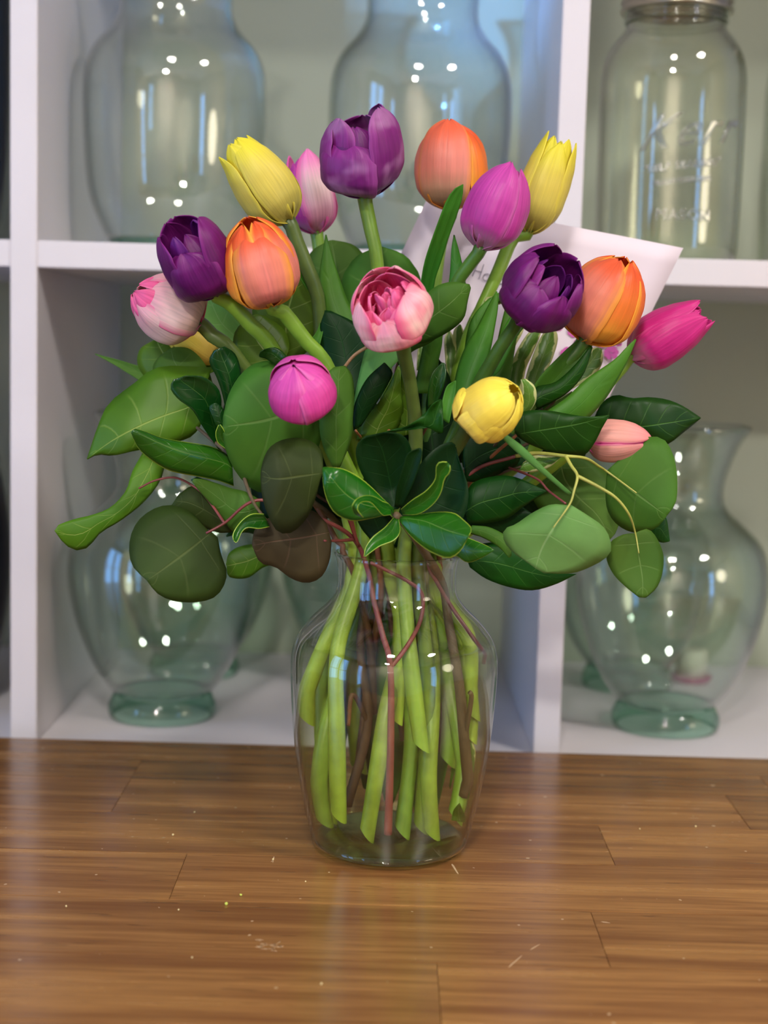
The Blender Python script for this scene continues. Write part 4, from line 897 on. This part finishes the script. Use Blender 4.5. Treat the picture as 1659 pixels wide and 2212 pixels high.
multi_tube('stem', [([(900, 1600, 0.04), (890, 1400, 0.04), (860, 1235, 0.032), (845, 1000, 0.04), (838, 800, 0.04), (828, 715, 0.02)], 0.0026, 0.001), ([(838, 800, 0.04), (760, 730, 0.045), (735, 665, 0.05)], 0.001, 0.0008),
                    ([(842, 860, 0.04), (860, 780, 0.0), (876, 724, -0.03)], 0.001, 0.0008), ([(845, 950, 0.04), (640, 820, 0.04), (528, 748, 0.03)], 0.001, 0.0008)], M['st_red'], eub)

# ------------------------------------------------------------------ eucalyptus, right
eur = tag(empty('eucalyptus_branch', at(1070, 1440, 0.0)), 'eucalyptus branch with yellow twigs and broad grey-green leaves hanging at the right', 'foliage', 'eucalyptus branches')
lfe(eur, 'lf_euc', [(1312, 1016), (1345, 985), (1375, 955), (1405, 943), (1435, 950), (1455, 985), (1463, 1035), (1460, 1085), (1441, 1113)],
                   [(1311, 1022), (1308, 1060), (1312, 1100), (1330, 1130), (1360, 1148), (1390, 1150), (1415, 1142), (1430, 1128), (1440, 1115)], (-0.05, -0.06, -0.06), cup=0.2, tilt=0.2, mid=[(1312,1019),(1360,1055),(1400,1085),(1440,1114)], label='largest leaf at the far right')
lfe(eur, 'lf_euc', [(1218, 995), (1255, 985), (1300, 1010), (1330, 1050), (1345, 1100), (1330, 1150), (1318, 1165)], [(1205, 1005), (1170, 1030), (1150, 1070), (1175, 1110), (1230, 1130), (1280, 1150), (1316, 1165)], (-0.01, -0.02), cup=0.2)
lfe(eur, 'lf_euc_grey', [(1230, 1092), (1190, 1090), (1150, 1108), (1115, 1132), (1090, 1143), (1088, 1165), (1105, 1190), (1140, 1215)],
                   [(1232, 1090), (1272, 1115), (1305, 1140), (1320, 1175), (1314, 1200), (1280, 1222), (1235, 1238), (1175, 1238)], (-0.095, -0.10, -0.095), cup=0.25, tilt=0.0, mid=[(1231,1091),(1195,1140),(1170,1185),(1157,1228)], label='pale leaf with clear veins, in front')
lfe(eur, 'lf_euc', [(1370, 1152), (1345, 1155), (1318, 1172), (1310, 1205), (1325, 1240), (1352, 1268), (1380, 1290)], [(1374, 1150), (1400, 1143), (1420, 1165), (1433, 1200), (1430, 1240), (1418, 1270), (1395, 1291)], (-0.075, -0.08, -0.08), cup=0.25, mid=[(1372,1151),(1380,1200),(1388,1250),(1388,1291)], label='lowest leaf at the right')
lfe(eur, 'lf_salal_dark', [(1400, 1130), (1430, 1118), (1440, 1122), (1447, 1168)], [(1400, 1150), (1415, 1165), (1430, 1172), (1445, 1170)], (-0.02, -0.02), cup=0.2)
lfe(eur, 'lf_salal_dark', [(1170, 1110), (1190, 1060), (1240, 1030), (1300, 1090), (1330, 1120)], [(1165, 1130), (1200, 1160), (1260, 1170), (1300, 1160), (1330, 1125)], (0.0, 0.01), cup=0.2)
multi_tube('branchlet', [([(1115, 985, -0.055), (1160, 979, -0.065), (1222, 985, -0.08), (1265, 990, -0.075), (1295, 1008, -0.062), (1312, 1019, -0.052), (1375, 1065, -0.062)], 0.0014, 0.0005),
                    ([(1222, 985, -0.08), (1234, 1006, -0.086), (1247, 1028, -0.092), (1240, 1060, -0.098), (1230, 1090, -0.1), (1195, 1140, -0.105)], 0.0012, 0.0004),
                    ([(1247, 1028, -0.092), (1290, 1050, -0.094), (1330, 1075, -0.094), (1358, 1110, -0.09), (1372, 1150, -0.08), (1380, 1195, -0.084)], 0.0012, 0.0004)], M['st_yellow'], eur)
multi_tube('stem', [([(1066, 1432, 0.0), (1035, 1395, -0.01), (985, 1325, -0.028), (945, 1260, -0.03), (925, 1215, -0.03), (935, 1120, -0.04), (1020, 1020, -0.05), (1115, 985, -0.055)], 0.0015, 0.0012),
                    ([(1100, 1010, -0.05), (1160, 1035, -0.07), (1185, 1060, -0.078), (1222, 1088, -0.09)], 0.0009, 0.0007)], M['st_red'], eur)

# ------------------------------------------------------------------ central pittosporum whorl
ctr = tag(empty('pittosporum_sprig', at(960, 1700, 0.0)), 'pittosporum whorl of glossy curled leaves with pale rims, low at the centre', 'foliage', 'pittosporum sprigs')
HUB = (856, 1112, -0.10)
lfe(ctr, 'lf_rim', [(850, 1108), (800, 1120), (760, 1125), (725, 1110), (706, 1080), (698, 1045), (697, 1010)], [(850, 1098), (830, 1080), (800, 1050), (775, 1030), (745, 1014), (720, 1010), (700, 1009)], (-0.10, -0.125, -0.12), cup=0.35, tilt=0.2, label='bright leaf pointing left, glossy at its tip')
lfe(ctr, 'lf_rim', [(848, 1118), (842, 1112), (828, 1114), (815, 1100), (800, 1085), (780, 1085), (772, 1100), (785, 1118)], [(846, 1100), (840, 1088), (825, 1082), (810, 1073), (790, 1070), (770, 1078), (760, 1095), (765, 1110)], (-0.105, -0.135, -0.145, -0.135), cup=-0.5, label='curled leaf with yellow rim')
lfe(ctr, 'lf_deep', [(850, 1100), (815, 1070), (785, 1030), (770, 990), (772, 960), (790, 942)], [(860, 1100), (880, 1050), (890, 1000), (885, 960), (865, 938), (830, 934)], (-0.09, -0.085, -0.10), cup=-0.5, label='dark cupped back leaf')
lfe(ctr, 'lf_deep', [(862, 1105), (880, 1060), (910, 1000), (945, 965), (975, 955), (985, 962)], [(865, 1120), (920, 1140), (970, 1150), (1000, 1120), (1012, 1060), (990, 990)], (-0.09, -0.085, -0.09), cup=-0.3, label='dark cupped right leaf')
lfe(ctr, 'lf_rim', [(866, 1100), (890, 1080), (920, 1060), (940, 1035), (942, 1008), (950, 998), (965, 998)], [(870, 1112), (905, 1110), (935, 1090), (952, 1065), (960, 1035), (972, 1020), (972, 1005)], (-0.10, -0.13, -0.14), cup=-0.6, tilt=0.2, label='rolled leaf with a yellow rimmed tip')
lfe(ctr, 'lf_rim', [(866, 1116), (900, 1112), (945, 1106), (980, 1108), (1000, 1122), (1019, 1142), (1012, 1158)], [(862, 1124), (880, 1150), (905, 1175), (935, 1195), (970, 1206), (995, 1190), (1010, 1162)], (-0.10, -0.13, -0.135), cup=0.25, tilt=-0.3, mid=[(864,1119),(915,1125),(965,1145),(1014,1160)], label='bright green leaf with pale midrib, lower right')
lfe(ctr, 'lf_rim', [(850, 1118), (830, 1140), (805, 1160), (790, 1182), (786, 1202)], [(862, 1122), (864, 1150), (850, 1168), (820, 1180), (788, 1203)], (-0.10, -0.12), cup=-0.5)
lfe(ctr, 'lf_deep', [(852, 1095), (858, 1050), (870, 1010), (880, 980), (905, 968)], [(868, 1095), (890, 1050), (905, 1010), (912, 980), (910, 969)], (-0.095, -0.11), cup=-0.5)
lfe(ctr, 'lf_rim', [(950, 1190), (985, 1200), (1010, 1215), (1040, 1205), (1066, 1190)], [(960, 1150), (990, 1155), (1020, 1165), (1050, 1178), (1067, 1188)], (-0.07, -0.09), cup=0.3)
lfe(ctr, 'lf_deep', [(800, 1165), (780, 1140), (770, 1110), (790, 1080)], [(850, 1160), (850, 1130), (840, 1110), (810, 1080)], (-0.08, -0.08), cup=0.3)
multi_tube('stem', [([(1014, 1718, -0.01), (1003, 1600, -0.02), (992, 1480, -0.022), (970, 1350, -0.02), (955, 1260, -0.025), (915, 1190, -0.045), (880, 1140, -0.08), HUB], 0.0042, 0.0022),
                    ([(1003, 1600, -0.02), (1018, 1510, -0.03), (1014, 1495, -0.032)], 0.002, 0.0016)], M['st_grey'], ctr)

# ------------------------------------------------------------------ salal, right and centre
sar = tag(empty('salal_branch', at(930, 1500, 0.03)), 'salal branch with dark pointed leaves spreading to the right', 'foliage', 'salal branches')
lfe(sar, 'lf_salal_dark', [(1112, 935), (1112, 900), (1140, 887), (1185, 887), (1230, 895), (1275, 900), (1316, 897)], [(1118, 942), (1135, 955), (1170, 970), (1210, 985), (1260, 984), (1285, 955), (1300, 925), (1316, 899)], (-0.07, -0.08, -0.08), cup=0.3, tilt=0.2, ruffle=0.5, mid=[(1115,938),(1180,927),(1250,915),(1316,898)], label='dark pointed leaf before the salmon tulip')
lfe(sar, 'lf_salal_dark', [(1285, 900), (1300, 870), (1330, 853), (1365, 860), (1400, 858), (1440, 863), (1475, 877), (1513, 902)], [(1290, 925), (1330, 925), (1380, 925), (1410, 950), (1440, 960), (1475, 935), (1500, 915), (1514, 903)], (0.0, -0.01, 0.0), cup=0.3, ruffle=0.6, mid=[(1288,912),(1370,922),(1440,914),(1513,902)], label='dark leaf pointing far right')
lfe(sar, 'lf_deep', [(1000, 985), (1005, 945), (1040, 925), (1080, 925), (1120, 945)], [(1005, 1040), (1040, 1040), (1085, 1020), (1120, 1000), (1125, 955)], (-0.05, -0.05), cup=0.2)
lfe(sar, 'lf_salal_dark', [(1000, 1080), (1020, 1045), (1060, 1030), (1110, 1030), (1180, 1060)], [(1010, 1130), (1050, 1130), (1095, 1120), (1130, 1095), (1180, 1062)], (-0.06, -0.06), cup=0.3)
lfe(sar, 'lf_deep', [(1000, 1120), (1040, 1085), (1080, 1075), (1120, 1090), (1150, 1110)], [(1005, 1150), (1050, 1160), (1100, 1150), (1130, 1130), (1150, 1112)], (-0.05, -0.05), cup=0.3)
lfe(sar, 'lf_salal_dark', [(1005, 1200), (1040, 1175), (1090, 1175), (1150, 1200), (1200, 1235), (1245, 1240)], [(1015, 1225), (1050, 1250), (1100, 1268), (1150, 1275), (1200, 1262), (1245, 1240)], (-0.04, -0.05), cup=0.3, label='dark leaf hanging low, right of the vase neck')
lfe(sar, 'lf_euc', [(1010, 1150), (1040, 1160), (1075, 1180), (1100, 1205)], [(1020, 1135), (1060, 1140), (1100, 1165), (1105, 1200)], (-0.065, -0.07), cup=0.3)
lfe(sar, 'lf_deep', [(1130, 1060), (1150, 1000), (1200, 980), (1240, 1000), (1260, 1040)], [(1130, 1120), (1160, 1130), (1200, 1120), (1240, 1090), (1262, 1045)], (0.0, 0.0), cup=0.2)
multi_tube('stem', [([(960, 1620, 0.03), (950, 1400, 0.035), (935, 1235, 0.03), (960, 1130, 0.0), (1040, 1010, -0.04), (1118, 938, -0.07)], 0.0028, 0.001), ([(1045, 1620, 0.01), (1020, 1440, 0.01), (975, 1290, 0.005), (950, 1190, -0.01), (1020, 1060, -0.02)], 0.0034, 0.0014), ([(1040, 1010, -0.04), (1180, 940, -0.02), (1288, 910, 0.0)], 0.0012, 0.0008),
                    ([(955, 1140, 0.0), (980, 1180, -0.02), (1010, 1212, -0.04)], 0.0012, 0.0008), ([(990, 1080, -0.02), (1003, 1100, -0.05)], 0.0012, 0.0008)], M['st_brown'], sar)

sac = tag(empty('salal_branch', at(860, 1500, 0.0)), 'salal branch with dark ragged-edged leaves filling the centre under the rose tulip', 'foliage', 'salal branches')
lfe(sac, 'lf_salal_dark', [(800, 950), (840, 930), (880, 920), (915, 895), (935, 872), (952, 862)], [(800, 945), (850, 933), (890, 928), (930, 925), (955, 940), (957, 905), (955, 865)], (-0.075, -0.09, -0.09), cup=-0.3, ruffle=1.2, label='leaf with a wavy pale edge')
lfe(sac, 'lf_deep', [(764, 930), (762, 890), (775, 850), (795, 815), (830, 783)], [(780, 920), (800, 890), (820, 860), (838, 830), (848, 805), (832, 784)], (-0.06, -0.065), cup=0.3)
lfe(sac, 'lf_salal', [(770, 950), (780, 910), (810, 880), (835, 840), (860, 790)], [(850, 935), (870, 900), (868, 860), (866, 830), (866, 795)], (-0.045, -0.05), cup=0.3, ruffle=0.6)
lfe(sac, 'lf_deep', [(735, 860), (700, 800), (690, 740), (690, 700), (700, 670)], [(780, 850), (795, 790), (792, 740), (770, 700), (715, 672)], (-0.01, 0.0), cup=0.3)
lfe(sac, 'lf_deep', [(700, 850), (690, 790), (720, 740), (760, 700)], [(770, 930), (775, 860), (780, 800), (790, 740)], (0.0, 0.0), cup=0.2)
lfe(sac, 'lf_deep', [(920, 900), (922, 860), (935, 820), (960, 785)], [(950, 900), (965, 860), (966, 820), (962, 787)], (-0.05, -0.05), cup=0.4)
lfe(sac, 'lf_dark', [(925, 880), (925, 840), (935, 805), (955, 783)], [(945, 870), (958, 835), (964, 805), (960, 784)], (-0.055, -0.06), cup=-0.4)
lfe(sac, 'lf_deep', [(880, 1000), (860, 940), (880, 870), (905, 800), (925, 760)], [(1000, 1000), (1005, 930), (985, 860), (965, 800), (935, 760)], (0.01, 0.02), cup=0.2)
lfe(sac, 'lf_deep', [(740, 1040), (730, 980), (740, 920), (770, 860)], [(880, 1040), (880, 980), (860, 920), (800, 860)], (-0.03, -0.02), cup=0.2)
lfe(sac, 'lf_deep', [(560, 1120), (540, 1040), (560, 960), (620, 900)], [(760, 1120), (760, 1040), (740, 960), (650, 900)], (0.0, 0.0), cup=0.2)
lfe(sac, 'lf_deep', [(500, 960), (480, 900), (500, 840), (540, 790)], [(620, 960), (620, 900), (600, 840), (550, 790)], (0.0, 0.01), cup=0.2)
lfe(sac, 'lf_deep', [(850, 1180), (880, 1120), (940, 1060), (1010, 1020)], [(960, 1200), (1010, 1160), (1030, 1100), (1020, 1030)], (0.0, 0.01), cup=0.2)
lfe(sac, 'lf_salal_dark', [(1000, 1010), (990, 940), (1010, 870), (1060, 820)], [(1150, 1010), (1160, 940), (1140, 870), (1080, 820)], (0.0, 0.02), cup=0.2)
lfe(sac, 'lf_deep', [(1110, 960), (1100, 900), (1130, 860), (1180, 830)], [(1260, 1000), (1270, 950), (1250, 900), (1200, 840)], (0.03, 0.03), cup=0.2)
multi_tube('stem', [([(872, 1600, 0.0), (850, 1400, 0.02), (838, 1235, 0.0), (840, 1130, -0.01), (850, 1000, -0.02), (840, 930, -0.05)], 0.0028, 0.0012), ([(775, 1660, 0.02), (800, 1440, 0.015), (822, 1290, -0.012), (815, 1190, -0.02), (800, 1090, -0.02)], 0.0036, 0.0016), ([(850, 1060, -0.015), (790, 960, -0.03), (768, 930, -0.06)], 0.0012, 0.0008),
                    ([(850, 1040, -0.02), (900, 960, -0.02), (935, 900, -0.05)], 0.0012, 0.0008), ([(842, 1110, -0.01), (780, 1000, 0.0), (750, 860, -0.01)], 0.0012, 0.0008),
                    ([(843, 1100, -0.01), (960, 1060, 0.0), (1070, 1000, 0.0), (1150, 960, 0.03)], 0.0012, 0.0008), ([(842, 1115, -0.01), (700, 1080, 0.0), (560, 950, 0.0)], 0.0012, 0.0008)], M['st_brown'], sac)
tube_px('bare_twig', [(745, 792, -0.045), (765, 768, -0.05), (795, 748, -0.055)], 0.0011, 0.0011, M['st_straw'], sac)

# ------------------------------------------------------------------ variegated pittosporum, right
var = tag(empty('variegated_pittosporum_sprig', at(1000, 1500, 0.03)), 'sprig of variegated narrow leaves with cream margins behind the purple double tulip', 'foliage', 'pittosporum sprigs')
for L_, R_, Y_ in [
    ([(1130, 880), (1135, 820), (1150, 770), (1170, 725), (1190, 700)], [(1160, 880), (1175, 820), (1195, 770), (1205, 730), (1195, 702)], (0.0, 0.01)),
    ([(1100, 850), (1102, 800), (1118, 755), (1145, 715), (1170, 700)], [(1128, 850), (1135, 800), (1150, 765), (1165, 730), (1172, 702)], (0.01, 0.02)),
    ([(1060, 830), (1062, 790), (1075, 745), (1100, 710), (1130, 690)], [(1092, 830), (1100, 790), (1112, 750), (1128, 720), (1135, 695)], (0.02, 0.03)),
    ([(1180, 860), (1215, 815), (1250, 775), (1280, 752), (1298, 752)], [(1210, 855), (1245, 835), (1285, 810), (1302, 780), (1300, 755)], (0.0, 0.01)),
    ([(965, 830), (962, 780), (960, 735), (968, 715)], [(990, 830), (985, 780), (985, 740), (972, 714)], (0.02, 0.03)),
    ([(985, 790), (978, 750), (980, 715), (993, 700)], [(1000, 790), (1006, 760), (1006, 730), (996, 702)], (0.03, 0.03)),
    ([(900, 800), (902, 760), (908, 725)], [(915, 800), (922, 760), (922, 725)], (0.03, 0.03)),
    ([(1100, 900), (1125, 880), (1128, 840), (1125, 820)], [(1140, 895), (1158, 865), (1155, 835), (1135, 818)], (-0.07, -0.075)),
    ([(1130, 1000), (1150, 985), (1180, 985), (1212, 985)], [(1120, 1018), (1150, 1020), (1185, 1010), (1210, 990)], (-0.055, -0.06)),
    ([(1170, 880), (1200, 865), (1235, 845)], [(1180, 890), (1210, 875), (1240, 852)], (0.02, 0.02)),
    ([(1040, 880), (1045, 830), (1060, 780), (1080, 740)], [(1085, 880), (1092, 830), (1095, 780), (1090, 742)], (0.01, 0.02)),
    ([(1070, 640), (1052, 642), (1045, 650)], [(1090, 645), (1085, 655), (1068, 660)], (0.01, 0.01))]:
    lfe(var, 'lf_vari', L_, R_, Y_, cup=0.35)
multi_tube('stem', [([(1045, 1560, 0.02), (1010, 1400, 0.03), (960, 1235, 0.025), (990, 1060, 0.01), (1060, 900, 0.01), (1090, 850, 0.015)], 0.0026, 0.0014), ([(1060, 900, 0.01), (1150, 880, 0.0)], 0.0012, 0.001),
                    ([(1040, 950, 0.01), (1180, 880, 0.005), (1200, 860, 0.0)], 0.0012, 0.001), ([(1020, 990, 0.01), (975, 830, 0.02)], 0.0012, 0.0008), ([(975, 1100, 0.0), (1070, 1030, -0.04), (1125, 1008, -0.055)], 0.0012, 0.0008),
                    ([(1000, 1040, 0.0), (1070, 960, -0.05), (1115, 898, -0.07)], 0.0012, 0.0008)], M['st_grey'], var)
for key, L_, R_, Y_, mt in [(3, [(800, 1260), (740, 1400), (700, 1550), (690, 1700)], [(830, 1270), (790, 1400), (752, 1560), (700, 1705)], 0.030, 'lf_tulip'),
                            (1, [(835, 1300), (815, 1420), (800, 1580), (830, 1730)], [(880, 1300), (900, 1430), (905, 1580), (850, 1735)], 0.018, 'lf_tulip'),
                            (6, [(930, 1300), (930, 1440), (945, 1600), (975, 1740)], [(960, 1290), (990, 1400), (1010, 1560), (985, 1740)], 0.028, 'lf_tulip'),
                            (9, [(730, 1310), (670, 1430), (655, 1600), (672, 1720)], [(755, 1320), (715, 1440), (700, 1600), (682, 1722)], 0.020, 'lf_salal_dark'),
                            (11, [(880, 1560), (875, 1640), (895, 1760)], [(945, 1560), (940, 1660), (905, 1765)], 0.010, 'lf_tulip'),
                            (5, [(900, 1270), (880, 1400), (870, 1560), (890, 1700)], [(950, 1270), (965, 1400), (960, 1560), (905, 1705)], 0.034, 'lf_salal_dark'),
                            (10, [(760, 1270), (735, 1400), (735, 1560), (770, 1690)], [(815, 1270), (840, 1400), (835, 1560), (780, 1695)], 0.038, 'lf_salal_dark'),
                            (12, [(960, 1330), (985, 1450), (1000, 1580), (1010, 1690)], [(990, 1320), (1035, 1440), (1050, 1570), (1018, 1695)], 0.024, 'lf_tulip')]:
    lfe(T[key], mt, L_, R_, Y_, cup=0.2, inside=True)
for L_, R_, Y_ in [([(1020, 1480), (1030, 1560), (1035, 1640), (1030, 1705)], [(1042, 1480), (1058, 1560), (1052, 1640), (1032, 1708)], (0.005, -0.005)),
                   ([(1000, 1600), (1010, 1660), (1014, 1720), (1010, 1770)], [(1022, 1600), (1034, 1660), (1030, 1720), (1012, 1772)], (-0.01, -0.015))]:
    lfe(var, 'lf_vari', L_, R_, Y_, cup=0.3, inside=True)
lone = tag(empty('fallen_leaf', at(990, 1765, -0.03)), 'small folded yellow-green leaf sunk near the bottom of the vase water', 'leaf')
lfe(lone, 'lf_salal', [(975, 1772), (980, 1750), (992, 1735)], [(1012, 1778), (1003, 1758), (993, 1735)], (-0.028, -0.03), cup=-0.4, inside=True)
for (L_, R_) in [([(972, 1380 + 150), (980, 1600), (985, 1650)], [(990, 1530), (1000, 1600), (990, 1655)])]:
    pass

# ------------------------------------------------------------------ card tucked in the bouquet
M['paper'] = plain('pale_lilac_card', rgb(226, 214, 226), 0.75, 0.01)
M['ink'] = plain('grey_pencil_ink', rgb(120, 112, 128), 0.7, 0.02)
M['print_pink'] = plain('printed_pink', rgb(196, 90, 168), 0.8, 0.15, 300.0)
M['print_grey'] = plain('printed_grey_stems', rgb(150, 140, 146), 0.8, 0.05)
YC = 0.085
tl, tr_, brc = at(922, 430, YC), at(1478, 535, YC), at(1302, 890, YC)
blc = tl + (brc - tr_)
card = tag(empty('greeting_card', (tl + tr_ + brc + blc) / 4), 'pale lilac card with handwriting and printed pink flowers, tucked behind the right-hand tulips', 'card')
nrm = (tr_ - tl).cross(blc - tl).normalized()
if nrm.y > 0: nrm = -nrm
cv = [tl, tr_, brc, blc]
n_ = 10; V, Fc = [], []
for i in range(n_ + 1):
    for j in range(n_ + 1):
        a, b = i / n_, j / n_
        p = tl * (1-a) * (1-b) + tr_ * a * (1-b) + brc * a * b + blc * (1-a) * b
        V.append(p - nrm * 0.004 * ((a - .5) ** 2 * 4))
for i in range(n_):
    for j in range(n_):
        q = i * (n_ + 1) + j; Fc.append((q, q + 1, q + n_ + 2, q + n_ + 1))
o = link('card_sheet', mesh('card_sheet', V, Fc), M['paper'], card)
md = o.modifiers.new('thickness', 'SOLIDIFY'); md.thickness = 0.0009; md.offset = 0
strokes = [[(1031, 570), (1026, 583), (1020, 596)], [(1045, 571), (1040, 586), (1034, 603)], [(1024, 584), (1041, 588)],
           [(1056, 592), (1048, 592), (1043, 600), (1046, 606), (1054, 605), (1058, 598), (1055, 592)], [(1069, 598), (1066, 610), (1062, 622)], [(1068, 600), (1075, 597), (1076, 605), (1068, 608)],
           [(1079, 604), (1088, 603), (1091, 598), (1086, 594), (1079, 600), (1077, 609), (1081, 614), (1088, 612)]]
V, Fc, UV = [], [], []
off = nrm * 0.0006
for st in strokes:
    P = [Vector(q) + off - nrm * 0.003 * 0 for q in cr([tuple(at(x, y, YC - 0.0004)) for x, y in st], 12)]
    tube_geo(P, [0.00028] * 12, 5, V, Fc, UV)
link('handwriting', mesh('handwriting', V, Fc), M['ink'], card)
def blossom(cx, cy, r, mat):
    rs = random.Random(int(cx)); V, Fc = [], []
    for k in range(7):
        an = k * 2 * math.pi / 7 + rs.uniform(-.2, .2); ex, ey = cx + r * 0.5 * math.cos(an), cy + r * 0.5 * math.sin(an)
        b = len(V)
        for q in range(10):
            t = q * math.pi / 5; V.append(at(ex + r * 0.48 * math.cos(t), ey + r * 0.40 * math.sin(t), YC + 0.001) + nrm * (0.0012 + 0.0001 * k))
        Fc.append(tuple(range(b, b + 10)))
    return link('printed_blossom', mesh('printed_blossom', V, Fc), M[mat], card)
for cx, cy, r in [(1320, 762, 17), (1300, 738, 15), (1255, 742, 17), (1226, 765, 18), (1205, 705, 12), (1240, 715, 16), (1285, 775, 12), (1336, 742, 8), (1212, 790, 14)]:
    blossom(cx, cy, r, 'print_pink')
V, Fc, UV = [], [], []
for st in [[(1315, 745), (1330, 735), (1345, 730)], [(1325, 738), (1338, 728)], [(1300, 800), (1318, 785), (1322, 770)], [(1295, 790), (1280, 810)], [(1328, 742), (1342, 742)]]:
    P = [Vector(q) + nrm * 0.0012 for q in cr([tuple(at(x, y, YC)) for x, y in st], 8)]
    tube_geo(P, [0.0003] * 8, 5, V, Fc, UV)
link('printed_twigs', mesh('printed_twigs', V, Fc), M['print_grey'], card)
